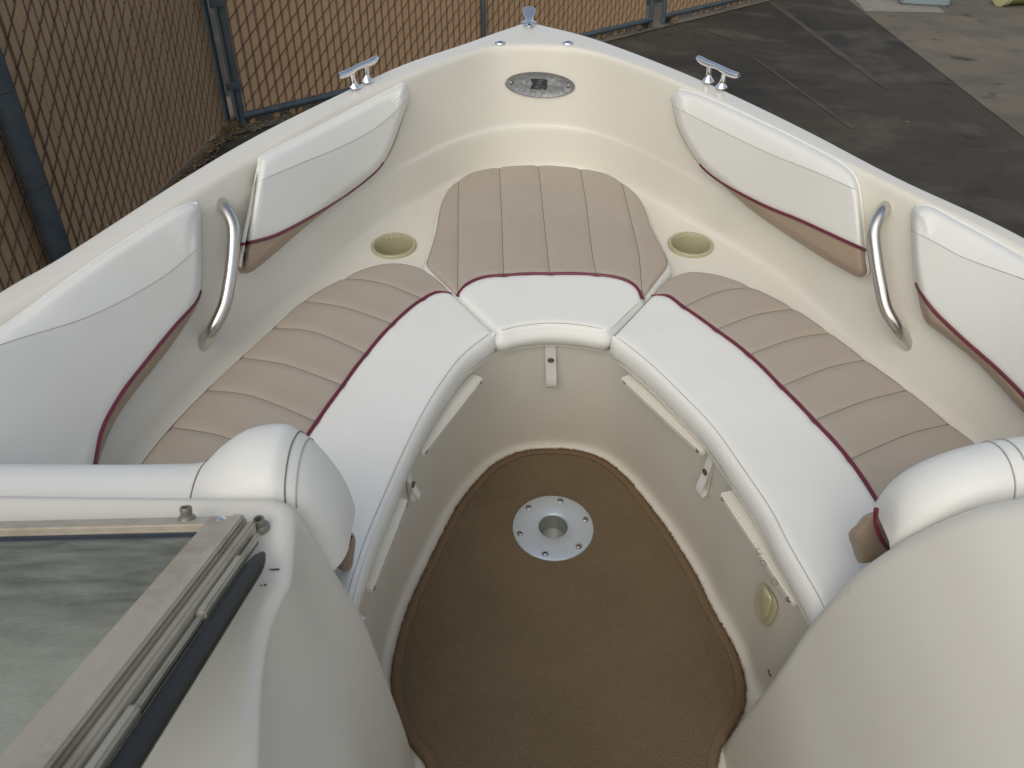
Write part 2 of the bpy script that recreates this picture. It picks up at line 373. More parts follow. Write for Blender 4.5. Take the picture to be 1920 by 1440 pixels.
c_ = A1 + gd * .10; obj('gate_wheel', *lathe([(.02, -.02), (.055, -.02), (.055, .02), (.02, .02)], 20, frame_at((c_[0], c_[1], .055), gn)), M['rubber'], gate2)
# pale strip between corner post and gate frame
p0 = corner + np.array((-.03, .14, 0)); p1 = A0 + gn * -.05
v, f = box((0, 0, 0), (np.linalg.norm((p1 - p0)[:2]), .02, 2.1)); dd_ = (p1 - p0); dd_[2] = 0
sp_ = obj('filler_board', xf(v, frame_at((p0[0], p0[1], 0), (0, 0, 1), dd_)), f, M['strip'], smooth=False)
sp_['label'] = 'narrow grey board closing the gap between the corner post and the gate frame'; sp_['category'] = 'board'
# concrete strip under gate and pavement at the far side
q0, q1 = A0 - gd * .6, A1 + gd * 6
sheet('concrete_kerb_strip', [tuple((q0 + gn * .14)[:2]), tuple((q1 + gn * .14)[:2]), tuple((q1 - gn * .9)[:2]), tuple((q0 - gn * .9)[:2])], .012, M['concrete'])
# leaf litter
V, Fc = [], []
def leaf(x, y, z, s):
    a = random.uniform(0, 6.28); t = random.uniform(-.6, .6); o_ = len(V)
    for (p, q) in ((-1, 0), (0, .45), (1, 0), (0, -.45)):
        X, Y = p * s, q * s; V.append((x + X * math.cos(a) - Y * math.sin(a), y + X * math.sin(a) + Y * math.cos(a), z + abs(p) * s * .3 + q * s * t))
    Fc.append((o_, o_ + 1, o_ + 2)); Fc.append((o_, o_ + 2, o_ + 3))
for i in range(1500):
    y = random.uniform(1, 6.7); leaf(FX + .03 + abs(random.gauss(0, .07)), y, .008 + random.random() * .03, random.uniform(.01, .028))
for i in range(900):
    s = random.uniform(-.3, gL); p = A0 + gd * s + gn * random.gauss(0.02, .07); leaf(p[0], p[1], .016 + random.random() * .025, random.uniform(.01, .026))
for i in range(220):
    p = corner + np.array((random.gauss(.02, .12), random.gauss(-.05, .12), 0)); leaf(p[0], p[1], .01 + random.random() * .02, random.uniform(.01, .03))
for i in range(40):
    p = G(random.uniform(1500, 1920), random.uniform(10, 300)); leaf(p[0], p[1], .014, random.uniform(.006, .016))
lf = obj('leaf_litter', V, Fc, M['leaf'], smooth=False, kind='stuff'); lf['label'] = 'dry brown leaves drifted along the foot of the fence'; lf['category'] = 'leaves'
# far objects at the top right
pb = G(1778, 15); fr = frame_at(tuple(pb), (0, 0, 1), (-1, .35, 0))
tb = thing('storage_tub', 'blue grey plastic tub standing on the concrete at the top of the photo', 'tub', tuple(pb), boat=False)
vb, fb = box((0, -.5, 0), (.62, 0, .42), .03); obj('tub_body', xf(vb, fr), fb, M['bin'], tb)
vb, fb = box((-.02, -.52, .42), (.64, .02, .46), .012); obj('tub_rim', xf(vb, fr), fb, M['bin'], tb)
pk = G(1880, 14); fr = frame_at((pk[0], pk[1] + .1, .17), (1, .25, 0))
dm = thing('drum', 'khaki drum with a pale yellow rim lying on its side in the far right corner', 'drum', (pk[0], pk[1], 0), boat=False)
obj('drum_shell', *lathe([(0, .02), (.12, .02), (.155, .03), (.155, .40), (.165, .42), (.155, .44), (.155, .85), (0, .86)], 28, fr), M['khaki'], dm)
obj('drum_rim', *lathe([(.135, -.02), (.17, -.02), (.172, .05), (.157, .05), (.135, .02)], 28, fr), M['pale'], dm)

# ================================================================ BOAT (boat frame)
boat = thing('bowrider_boat', 'cream bowrider motorboat with open bow seating and chrome deck fittings', 'boat', (.1, 0.6, -.4))
ZG = .68
def ring(left, mid, right, z, n=140, exl=(), exr=()):
    l = [np.array((x, y, z)) for x, y in exl] + [P(x, y, z) for x, y in left]
    r_ = [P(x, y, z) for x, y in right] + [np.array((x, y, z)) for x, y in exr]
    full = spline(np.array(l + [P(*mid, z)] + r_), 2400)
    i = int(np.argmin(np.linalg.norm(full - P(*mid, z), axis=1)))
    a, b_ = spline(full[:i + 1:8] if i % 8 == 0 else np.vstack([full[:i:8], full[i:i+1]]), n), spline(np.vstack([full[i::8], full[-1:]]), n)
    return np.vstack([a, b_[1:]])
R1 = ring([(0, 543), (107, 482), (350, 327), (483, 250), (640, 173), (757, 119), (873, 80), (955, 51)], (990, 41),
          [(1030, 49), (1107, 69), (1280, 134), (1400, 188), (1513, 243), (1680, 330), (1920, 443)], ZG,
          exl=[(-1.02, .0), (-.98, .35), (-.905, .74)], exr=[(1.04, .75), (1.13, .35), (1.18, 0)])
R2 = ring([(0, 590), (107, 524), (350, 368), (483, 288), (640, 198), (770, 140), (857, 107), (927, 87)], (995, 84),
          [(1053, 86), (1123, 100), (1280, 158), (1513, 270), (1680, 352), (1920, 470)], ZG + .004,
          exl=[(-.97, .0), (-.93, .35), (-.865, .72)], exr=[(.99, .75), (1.08, .35), (1.13, 0)])
R4 = ring([(268, 838), (400, 700), (500, 605), (600, 517), (690, 437), (780, 380), (850, 342), (920, 322)], (1010, 314),
          [(1100, 322), (1180, 350), (1280, 407), (1407, 480), (1493, 540), (1630, 668), (1707, 731), (1833, 830)], .38,
          exl=[(-.78, .0), (-.75, .35), (-.70, .72)], exr=[(.87, .72), (.93, .35), (.96, 0)])
F_L = [(928, 623), (873, 667), (837, 713), (800, 773), (773, 827), (750, 877), (720, 947), (693, 1013), (667, 1093), (652, 1150)]   # front top seam, left cushion
F_R = [(1147, 630), (1207, 677), (1280, 747), (1330, 800), (1380, 870), (1440, 960), (1467, 1013), (1507, 1084), (1529, 1124), (1556, 1185)]
cushF_L = np.array([P(x, y, .43) for x, y in F_L]); cushF_R = np.array([P(x, y, .43) for x, y in F_R])
cushF_B = np.array([P(x, y, .43) for x, y in [(943, 622), (973, 615), (1030, 609), (1090, 613), (1130, 618)]])
# well wall top: the cushion fronts set back
wt = np.vstack([[(-.21, 0, .372), (-.205, .35, .372)], cushF_L[::-1][:-1], cushF_B, cushF_R[1:], [(.43, .35, .372), (.43, 0, .372)]]); wt[:, 2] = .372
c0 = np.array((.09, .9))
wt = spline(wt, 400)
tn = np.gradient(wt[:, :2], axis=0); tn /= np.linalg.norm(tn, axis=1)[:, None]; nrm = np.stack([-tn[:, 1], tn[:, 0]], 1)
wt[:, :2] += nrm * .014
def halve(full, midp, n=140):
    i = int(np.argmin(np.linalg.norm(full[:, :2] - np.array(midp)[:2], axis=1)))
    return np.vstack([spline(full[:i + 1], n), spline(full[i:], n)[1:]])
R5 = halve(wt, P(1033, 612, .43))
CARP = [(800, 1440), (783, 1415), (760, 1385), (742, 1340), (733, 1275), (742, 1215), (764, 1142), (800, 1062), (832, 997), (857, 950), (890, 907), (925, 872), (975, 848),
        (1033, 842), (1085, 846), (1133, 863), (1173, 895), (1206, 934), (1240, 978), (1276, 1031), (1308, 1085), (1333, 1138), (1360, 1185), (1382, 1227), (1396, 1275), (1398, 1315), (1388, 1348), (1369, 1378), (1352, 1408), (1346, 1445)]
carp = np.array([P(x, y, .008) for x, y in CARP])
c_in = carp[4:-5]
fw = np.vstack([[(-.262, 0, 0), (-.262, .35, 0), (-.262, .6, 0)], c_in, [(.464, .6, 0), (.464, .35, 0), (.464, 0, 0)]]); fw[:, 2] = 0
fw = spline(fw, 400)
tn = np.gradient(fw[:, :2], axis=0); tn /= np.linalg.norm(tn, axis=1)[:, None]; nrm = np.stack([-tn[:, 1], tn[:, 0]], 1)
fo = fw.copy(); fo[:, :2] += nrm * .022; R6 = halve(fo, P(1033, 842, 0)); 
fi = fw.copy(); fi[:, :2] -= nrm * .03; R7 = halve(fi, P(1033, 842, 0))
N = len(R1); rows = []
prof = []
for i in range(N):
    u = i / (N - 1) * 2 - 1; wb = math.exp(-(u / .42) ** 2)
    k3 = R2[i] + (R4[i] - R2[i]) * .60; k3[2] = .492
    inw = (R4[i] - R2[i]); inw[2] = 0; inw /= np.linalg.norm(inw) + 1e-9
    k3b = k3 + inw * (.002 + .006 * wb); k3b[2] = .484
    r1 = R1[i].copy(); out = -inw
    ctrl = [r1 + (0, 0, -.030), r1.copy(), R2[i], k3, k3b, R4[i], R5[i] , R6[i], R7[i]]
    q = fillet([np.array(c, float) for c in ctrl], [0, .014, .017, .012, .014, .022, .010, .03, 0], 6)
    qq = [q[0]]
    for gk in range(1, 8):
        grp = q[1 + 6 * (gk - 1):1 + 6 * gk]; qq += grp
        nx_ = q[1 + 6 * gk]; m__ = {2: 8, 4: 7, 5: 15, 6: 6}.get(gk, 0)
        qq += [grp[-1] + (nx_ - grp[-1]) * t for t in np.linspace(0, 1, m__ + 2)[1:-1]]
    q = qq + q[43:]
    prof.append(q)
rows = [np.array([prof[i][j] for i in range(N)]) for j in range(len(prof[0]))]
cut = 31        # rows up to the shelf edge
LV, LF = grid(rows)
liner = obj('bow_liner', LV, LF, M['gel_in'], boat)
bvh = BVHTree.FromPolygons([tuple(v) for v in LV], LF)
nr, nc = len(rows), N
mi_ = [1 if (k // (nc - 1)) < 10 else 0 for k in range(len(LF))]
liner.data.materials.append(M['gel']); liner.data.polygons.foreach_set('material_index', mi_)
# floor
def holed(name, outline, centre, rad, z, m, parent):
    b__ = bmesh.new(); a_ = [b__.verts.new((x, y, z)) for x, y in outline]; c__ = [b__.verts.new((centre[0] + rad * math.cos(t), centre[1] + rad * math.sin(t), z)) for t in np.linspace(0, 2 * math.pi, 49)[:-1]]
    es = [b__.edges.new((l[i], l[(i + 1) % len(l)])) for l in (a_, c__) for i in range(len(l))]
    bmesh.ops.triangle_fill(b__, use_beauty=True, edges=es); b__.verts.index_update()
    V = [tuple(v.co) for v in b__.verts]; Fc = [tuple(v.index for v in f.verts) for f in b__.faces]; b__.free()
    return obj(name, V, Fc, m, parent, smooth=False)
holed('cockpit_floor', [(-.9, -1.2), (1.1, -1.2), (1.1, 1.0), (.5, 1.4), (-.3, 1.4), (-.9, 1.0)], P(1037, 988, .012)[:2], .0312, -.002, M['gel_in'], boat)
_skip = ([(-.9, -1.2, -.002), (1.1, -1.2, -.002), (1.1, 1.0, -.002), (.5, 1.4, -.002), (-.3, 1.4, -.002), (-.9, 1.0, -.002)])
# hull outside
hr = []
ext = np.vstack([[(-1.06, -1.4, ZG)], R1, [(1.26, -1.4, ZG)]])
for (z, s, o_) in ((.651, 1, .0), (.648, 1, .016), (.62, 1, .016), (.612, 1, .002), (.45, .975, 0), (.2, .92, 0), (0, .85, 0), (-.12, .78, 0), (-.3, .42, 0), (-.42, .02, 0)):
    row = ext.copy(); cx = .127 - .034 * row[:, 1]
    side = np.sign(row[:, 0] - cx)
    row[:, 0] = cx + (row[:, 0] - cx) * s + side * o_ * .9
    row[:, 1] = row[:, 1] - (1 - s) * .55 * np.clip(row[:, 1], 0, 3) * .5 + o_ * .6 * (row[:, 1] > 1.2); row[:, 2] = z; hr.append(row)
V, Fc = grid(hr); obj('hull', V, Fc, M['hull'], boat)
# rear side decks (beyond the consoles)
for s in (-1, 1):
    a = np.array([(-1.06, -1.4), (-1.02, 0), (-.99, .3)]) if s < 0 else np.array([(1.26, -1.4), (1.18, 0), (1.15, .3)])
    rows_ = [np.array([(x, y, ZG - .03) for x, y in a]), np.array([(x, y, ZG) for x, y in a]), np.array([(x - s * .16, y, ZG) for x, y in a]), np.array([(x - s * .18, y, 0) for x, y in a])]
    V, Fc = grid(rows_); obj('side_deck', V, Fc, M['gel'], boat)

# ---------------- placement on the liner
def wall(px, py):
    u, v = (px - 960) / F, (py - 720) / F
    d = Vector((u, cB - v * sB, -(sB + v * cB))).normalized()
    loc, no_, idx, ds = bvh.ray_cast(Vector((0, 0, CAMB)), d)
    if loc is None: return np.array(P(px, py, ZG)), np.array((0, 0, 1.))
    if no_.dot(d) > 0: no_ = -no_
    return np.array(loc), np.array(no_)
def wallp(p, h, n_):
    q = np.array(p, float)
    for _ in range(7):
        W, _n = wall(*q); X = W + n_ * h; q = q + (np.array(p) - proj(X)) * .9
    return wall(*q)[0] + n_ * h

# ================================================================ SEAT CUSHIONS
def band(outline, z1, z0, bulge=.004, inset=.004):
    o_ = np.array(outline)[:, :2]; tn = np.roll(o_, -1, 0) - np.roll(o_, 1, 0); tn /= np.linalg.norm(tn, axis=1)[:, None] + 1e-9
    area = .5 * np.sum(o_[:, 0] * np.roll(o_[:, 1], -1) - np.roll(o_[:, 0], -1) * o_[:, 1]); nn = np.stack([tn[:, 1], -tn[:, 0]], 1) * (1 if area > 0 else -1)
    rows_ = []
    for z, off in ((z1, 0), (z1 - .004, .0025), (z1 - .012, bulge), ((z1 + z0) / 2, bulge + .001), (z0 + .008, bulge * .4), (z0, -inset), (z0, -.03)):
        q = o_ + nn * off; q = np.vstack([q, q[:1]]); rows_.append(np.column_stack([q, np.full(len(q), z)]))
    return grid(rows_)
def cushion(label, base, outline, patches, seams, piping, topst, z1=.43, z0=.375, group='bow seat cushions', r=.010, kw_b=.004):
    """patches: (name, curveA, curveB, material); curves are xy arrays"""
    root = thing('seat_cushion', label, 'cushion', base, group)
    out_c = np.vstack([outline, outline[:1]])
    def hf(q):
        d = np.clip(dist(q, out_c), 0, r); h = -(r - np.sqrt(np.maximum(r * r - (r - d) ** 2, 0)))
        D = dist(q, out_c); h += .006 * np.clip(D / .09, 0, 1) ** .6
        if seams:
            ds = np.minimum.reduce([dist(q, s_) for s_ in seams]); h -= .0034 * (1 - np.clip(ds / .018, 0, 1)) ** 2
        dp = dist(q, piping); h -= .0045 * (1 - np.clip(dp / .014, 0, 1)) ** 2
        dt = dist(q, topst); h -= .0018 * (1 - np.clip(dt / .004, 0, 1)) ** 2
        return z1 + h
    for name, A, B_, m, nv in patches:
        n_ = len(A); t = np.linspace(0, 1, nv); q = (A[:, None, :] * (1 - t)[None, :, None] + B_[:, None, :] * t[None, :, None]).reshape(-1, 2)
        z = hf(q); V = np.column_stack([q, z]); Fc = [(i * nv + j, i * nv + j + 1, (i + 1) * nv + j + 1, (i + 1) * nv + j) for i in range(n_ - 1) for j in range(nv - 1)]
        obj(name, V, Fc, M[m], root)
    V, Fc = band(outline, z1 - r * .8, z0, bulge=kw_b); obj('boxing', V, Fc, M['white'], root)
    V, Fc = prism([tuple(x) for x in outline[::3]], z0 + .001, z0 + .004); obj('base_board', V, Fc, M['gel_in'], root, smooth=False)
    hz = hf(piping); kk = 21 if len(piping) > 100 else 7; hz = np.convolve(np.pad(hz, kk // 2, mode='edge'), np.ones(kk) / kk, 'valid'); pz = np.column_stack([piping, hz + .0028]); obj('piping', *tube(pz, .0037, 8), M['maroon'], root)
    for s_ in seams:
        pz = np.column_stack([s_, hf(s_) + .0002]); obj('seam', *tube(pz, .0007, 5), M['thread'], root)
    pz = np.column_stack([topst, hf(topst) + .0003]); obj('topstitch', *tube(pz, .0007, 5), M['thread2'], root)
    return root
def XY(pts, z=.43): return np.array([P(x, y, z)[:2] for x, y in pts])
# bow cushion --------------------------------------------------
bow_left = [(858, 335), (838, 355), (825, 385), (817, 430), (803, 477), (799, 492), (828, 523), (857, 550)]
seamsB = [[(860, 334), (859, 400), (859, 477), (858, 546)], [(935, 311), (940, 400), (943, 477), (945, 520)], [(1011, 307), (1018, 390), (1026, 477), (1030, 517)],
          [(1086, 313), (1098, 390), (1109, 477), (1117, 519)], [(1165, 338), (1182, 410), (1197, 477), (1204, 545)]]
bow_right = [(1168, 339), (1200, 369), (1223, 423), (1250, 478), (1253, 491), (1226, 530), (1206, 556)]
NB = 44
sc = [spline(XY(s_), NB) for s_ in seamsB]
bl, br = spline(XY(bow_left), NB), spline(XY(bow_right), NB)
bl[0], bl[-1], br[0], br[-1] = sc[0][0], sc[0][-1], sc[4][0], sc[4][-1]
topc = spline(XY([(860, 334), (887, 320), (935, 311), (1011, 307), (1086, 313), (1135, 323), (1165, 338)]), 60)
pipB = spline(XY([(857, 550), (869, 538), (900, 524), (960, 518), (1040, 516), (1120, 518), (1170, 526), (1193, 538), (1205, 556)]), 60)
def snap(curve_pt, line): return line[int(np.argmin(np.linalg.norm(line - curve_pt, axis=1)))]
for s_ in sc[1:4]:
    a0, a1 = s_[0].copy(), s_[-1].copy(); b0, b1 = snap(a0, topc), snap(a1, pipB); t = np.linspace(0, 1, NB)[:, None]; s_ += (b0 - a0) * (1 - t) + (b1 - a1) * t
def chan(A, B_, tc_, pc_, nu=14, nv=NB):
    """Coons strip between two seams with the curved ends tc_ (start) and pc_ (end)"""
    def sub(line, p, q):
        i, j = [int(np.argmin(np.linalg.norm(line - x, axis=1))) for x in (p, q)]
        if i == j: return np.array([p + (q - p) * t for t in np.linspace(0, 1, nu)])
        seg = line[min(i, j):max(i, j) + 1]; seg = seg if i < j else seg[::-1]; r_ = spline(np.vstack([[p], seg[1:-1], [q]]) if len(seg) > 2 else np.array([p, q]), nu); return r_
    T, Bt = sub(tc_, A[0], B_[0]), sub(pc_, A[-1], B_[-1]); out = np.zeros((nu, nv, 2))
    for i in range(nu):
        s = i / (nu - 1)
        for j in range(nv):
            t = j / (nv - 1)
            out[i, j] = (1 - s) * A[j] + s * B_[j] + (1 - t) * T[i] + t * Bt[i] - ((1 - s) * (1 - t) * A[0] + s * (1 - t) * B_[0] + (1 - s) * t * A[-1] + s * t * B_[-1])
    return out
def cushion_from_grids(*a, **k): pass
frontB_l = spline(XY([(857, 550), (895, 586), (930, 619)]), 24); frontB_r = spline(XY([(1205, 556), (1170, 588), (1140, 619)]), 24)
frontB = spline(XY([(930, 619), (940, 622), (973, 615), (1030, 609), (1090, 613), (1126, 619), (1140, 619)]), 60)
outB = np.vstack([topc, br[1:], frontB_r[1:], frontB[::-1][1:], frontB_l[::-1][1:], bl[::-1][1:-1]])
gridsB = []
cols = [bl] + sc + [br]
def mk_cushion(label, base, outline, grids, seams, piping, topst, **kw):
    root = cushion(label, base, outline, [], seams, piping, topst, **kw)
    return root
def add_grid(root, name, Gd, m, hf, label=None):
    nu, nv = Gd.shape[:2]; q = Gd.reshape(-1, 2); V = np.column_stack([q, hf(q)])
    return obj(name, V, [(i * nv + j, i * nv + j + 1, (i + 1) * nv + j + 1, (i + 1) * nv + j) for i in range(nu - 1) for j in range(nv - 1)], M[m], root, label=label)
def make_hf(outline, seams, piping, topst, z1=.43, r=.010):
    out_c = np.vstack([outline, outline[:1]])
    def hf(q):
        D = dist(q, out_c); d = np.clip(D, 0, r); h = -(r - np.sqrt(np.maximum(r * r - (r - d) ** 2, 0))) + .006 * np.clip(D / .09, 0, 1) ** .6
        ds = np.minimum.reduce([dist(q, s_) for s_ in seams]); h -= .0034 * (1 - np.clip(ds / .018, 0, 1)) ** 2
        h -= .0045 * (1 - np.clip(dist(q, piping) / .014, 0, 1)) ** 2
        h -= .0018 * (1 - np.clip(dist(q, topst) / .004, 0, 1)) ** 2
        return z1 + h
    return hf
def inset_line(line, d):
    tn = np.gradient(line, axis=0); tn /= np.linalg.norm(tn, axis=1)[:, None]; return line + np.stack([-tn[:, 1], tn[:, 0]], 1) * d
stB = np.vstack([inset_line(frontB, .007)[2:-2]])
cb = mk_cushion('small tan and white bow cushion in front of the emblem plate, with six lengthwise channels', (.08, 1.55, .375), outB, None, sc, pipB, stB, kw_b=.010)
hfB = make_hf(outB, sc, pipB, stB)
for a, b_ in zip(cols[:-1], cols[1:]):
    add_grid(cb, 'quilted_panel', chan(a, b_, topc, pipB), 'tan', hfB)
t = np.linspace(0, 1, 26)
nF = 60; fl = spline(frontB, nF); pl = spline(pipB, nF)
Gd = pl[:, None, :] * (1 - t)[None, :, None] + fl[:, None, :] * t[None, :, None]
add_grid(cb, 'front_panel', Gd, 'white', hfB)
# side cushions ------------------------------------------------
def side_cushion(label, base, O_px, M_px, F_px, seams_px, tip, front0):
    O_ = spline(XY(O_px), 240); M_ = spline(XY(M_px), 240); F_ = spline(XY(F_px), 120)
    O_[0] = M_[0]
    n_ = 26; seams = []
    for s_ in seams_px:
        q = spline(XY(s_), n_); a0, a1 = q[0].copy(), q[-1].copy(); b0, b1 = snap(a0, O_), snap(a1, M_); tt = np.linspace(0, 1, n_)[:, None]
        q += (b0 - a0) * (1 - tt) + (b1 - a1) * tt; seams.append(q)
    start = np.repeat(M_[:1], n_, 0); end = spline(np.array([O_[-1], M_[-1]]), n_)
    E0 = spline(np.array([M_[0], (M_[0] + F_[0]) / 2, F_[0]]), 20)
    outline = np.vstack([O_[::3], M_[-1:], F_[::-1][::2], E0[::-1][1:-1]])
    tst = F_[3:] + (M_[np.linspace(6, 239, 117).astype(int)] - F_[3:]) * 0
    A_ = np.asarray(F_); 
    sgn = 1 if dist(inset_line(A_, .008)[60:61], M_)[0] < dist(A_[60:61], M_)[0] else -1
    tst = inset_line(A_, .007 * sgn)[2:-1]
    root = cushion(label, base, outline, [], seams, M_, tst); hf = make_hf(outline, seams, M_, tst)
    cl = [start] + seams + [end]
    for k, (a, b_) in enumerate(zip(cl[:-1], cl[1:])):
        add_grid(root, 'quilted_panel', chan(a, b_, O_, M_, 22, n_), 'tan', hf)
    t = np.linspace(0, 1, 26); Mr = spline(M_, 120)
    add_grid(root, 'front_panel', Mr[:, None, :] * (1 - t)[None, :, None] + F_[:, None, :] * t[None, :, None], 'white', hf)
    return root
side_cushion('long curved tan and white seat cushion along the left side of the bow', (-.35, 1.0, .375),
    [(846, 546), (820, 521), (780, 497), (735, 491), (690, 499), (640, 520), (563, 563), (507, 613), (447, 667), (380, 730), (313, 800), (267, 857), (225, 920), (190, 990)],
    [(847, 547), (822, 548), (797, 560), (740, 607), (687, 667), (640, 730), (577, 820), (540, 885), (505, 960), (478, 1030)], F_L,
    [[(640, 520), (700, 528), (793, 561)], [(563, 563), (640, 577), (737, 609)], [(507, 613), (580, 622), (683, 664)], [(447, 668), (533, 685), (634, 723)], [(383, 730), (467, 743), (590, 792)], [(313, 800), (420, 822), (548, 872)], [(252, 880), (350, 905), (505, 960)]], None, None)
side_cushion('long curved tan and white seat cushion along the right side of the bow', (.55, 1.0, .375),
    [(1222, 551), (1245, 526), (1273, 512), (1300, 507), (1350, 514), (1413, 537), (1493, 577), (1560, 622), (1630, 674), (1707, 729), (1787, 793), (1833, 828), (1900, 890), (1950, 960)],
    [(1222, 551), (1250, 555), (1280, 577), (1340, 620), (1403, 668), (1463, 727), (1527, 793), (1590, 863), (1640, 937), (1680, 1000), (1705, 1050)], F_R,
    [[(1413, 537), (1355, 546), (1282, 576)], [(1497, 577), (1425, 590), (1343, 619)], [(1560, 622), (1493, 635), (1403, 667)], [(1630, 673), (1560, 690), (1465, 727)], [(1707, 728), (1613, 757), (1527, 791)], [(1787, 793), (1713, 813), (1593, 864)], [(1868, 862), (1770, 890), (1660, 955)]], None, None)

# ================================================================ BACKREST PADS (parts of the boat)
def pad(T_px, M_px, B_px, seam_px, label, prange, welt, H=.040, edge=16, nrm_px=None):
    nu = 90; T_, M_, B_ = [spline(np.array(x, float), nu) for x in (T_px, M_px, B_px)]
    W, n_ = wall(*(nrm_px or M_[nu // 2])); n_ = n_.copy(); n_[2] = max(n_[2], .12); n_ /= np.linalg.norm(n_)
    outl = np.vstack([T_, B_[::-1], T_[:1]]); seam = spline(np.array(seam_px, float), 60)
    def hh(q):
        d = np.clip(dist(q, outl) / edge, 0, 1); h = H * (1 - (1 - d) ** 2.6) ** .5
        dT = dist(q, T_); near = seam[np.argmin(((q[:, None, :] - seam[None]) ** 2).sum(2), axis=1)]; dS = np.linalg.norm(q - near, axis=1); lim = dist(near, T_)
        f_ = np.clip(dT / (lim + 1e-6), 0, 1); h *= .55 + .45 * f_ ** .8
        h -= .002 * (1 - np.clip(dist(q, M_) / 9, 0, 1)) ** 2
        return h + .002
    def gr(A, B__, nv):
        t = np.linspace(0, 1, nv); t = .5 - .5 * np.cos(t * math.pi) * (1) if False else t
        q = (A[:, None, :] * (1 - t)[None, :, None] + B__[:, None, :] * t[None, :, None]).reshape(-1, 2); h = hh(q)
        V = np.array([wallp(a, b_, n_) for a, b_ in zip(q, h)])
        return V, [(i * nv + j, i * nv + j + 1, (i + 1) * nv + j + 1, (i + 1) * nv + j) for i in range(nu - 1) for j in range(nv - 1)]
    V, Fc = gr(T_, M_, 34); o = obj('backrest_pad', V, Fc, M['white'], boat, label=label)
    V, Fc = gr(M_, B_, 12); obj('lower_panel', V, Fc, M['tan2'], o)
    def line(q, r_, up_, m, name):
        h = hh(q) + up_; X = np.array([wallp(a, b_, n_) for a, b_ in zip(q, h)]); obj(name, *tube(X, r_, 6), M[m], o)
    i0, i1 = sorted(int(np.argmin(np.linalg.norm(M_ - np.array(p), axis=1))) for p in prange)
    line(M_[i0:i1 + 1], .0034, .0022, 'maroon', 'piping')
    line(seam, .0005, .0001, 'thread2', 'seam')
    e = spline(outl, 260); a_, b__ = [int(np.argmin(np.linalg.norm(e - np.array(p), axis=1))) for p in welt]
    e = e[a_:b__ + 1] if a_ <= b__ else np.vstack([e[a_:], e[1:b__ + 1]])
    line(e, .0030, -.001, 'white', 'welt')
    return o
pad([(487, 297), (500, 288), (600, 237), (700, 185), (735, 167), (757, 157), (768, 170)], [(452, 458), (485, 451), (520, 440), (600, 397), (680, 342), (718, 305), (766, 190)][:6] + [(766, 192)],
    [(452, 512), (466, 512), (510, 480), (560, 436), (640, 372), (722, 303), (767, 192)], [(474, 345), (560, 308), (640, 275), (700, 243), (735, 215), (764, 186)],
    'white backrest pad with tan lower edge, forward one on the left side', ((452, 458), (718, 305)), ((453, 500), (760, 160)))
pad([(-330, 800), (-150, 706), (0, 618), (117, 532), (233, 452), (350, 384), (372, 383), (378, 400)], [(150, 1010), (168, 930), (180, 860), (193, 803), (227, 740), (267, 687), (327, 613), (367, 567), (376, 545), (378, 402)],
    [(152, 1012), (172, 932), (187, 862), (212, 797), (240, 752), (285, 695), (335, 628), (368, 575), (377, 546), (378.5, 402)], [(-230, 740), (0, 647), (170, 592), (300, 523), (376, 462)],
    'large white backrest pad with tan lower edge, rear one on the left side', ((150, 1010), (376, 545)), ((-300, 790), (372, 384)), nrm_px=(230, 660))
pad([(1622, 470), (1617, 410), (1607, 340), (1590, 316), (1500, 264), (1400, 216), (1300, 174), (1272, 169), (1258, 182)][::-1], [(1258, 184), (1272, 240), (1310, 305), (1350, 340), (1430, 384), (1500, 413), (1563, 442), (1622, 469)],
    [(1258, 185), (1271, 241), (1310, 307), (1347, 340), (1413, 397), (1513, 465), (1580, 505), (1613, 520), (1627, 512)], [(1264, 200), (1360, 249), (1447, 290), (1530, 323), (1606, 356)],
    'white backrest pad with tan lower edge, forward one on the right side', ((1311, 306), (1622, 469)), ((1275, 169), (1626, 515)))
pad([(1708, 402), (1713, 390), (1740, 386), (1800, 416), (1920, 482), (2010, 535), (2075, 580), (2090, 610)], [(1708, 403), (1710, 470), (1718, 532), (1745, 575), (1800, 630), (1870, 692), (1920, 742), (1970, 800), (2000, 840)],
    [(1708, 404), (1710, 471), (1719, 540), (1735, 602), (1762, 624), (1830, 678), (1920, 775), (1970, 826), (1992, 852)], [(1708, 432), (1760, 458), (1800, 480), (1920, 524), (2030, 568)],
    'large white backrest pad with tan lower edge, rear one on the right side', ((1718, 532), (2000, 840)), ((1720, 387), (2080, 590)), nrm_px=(1800, 560))

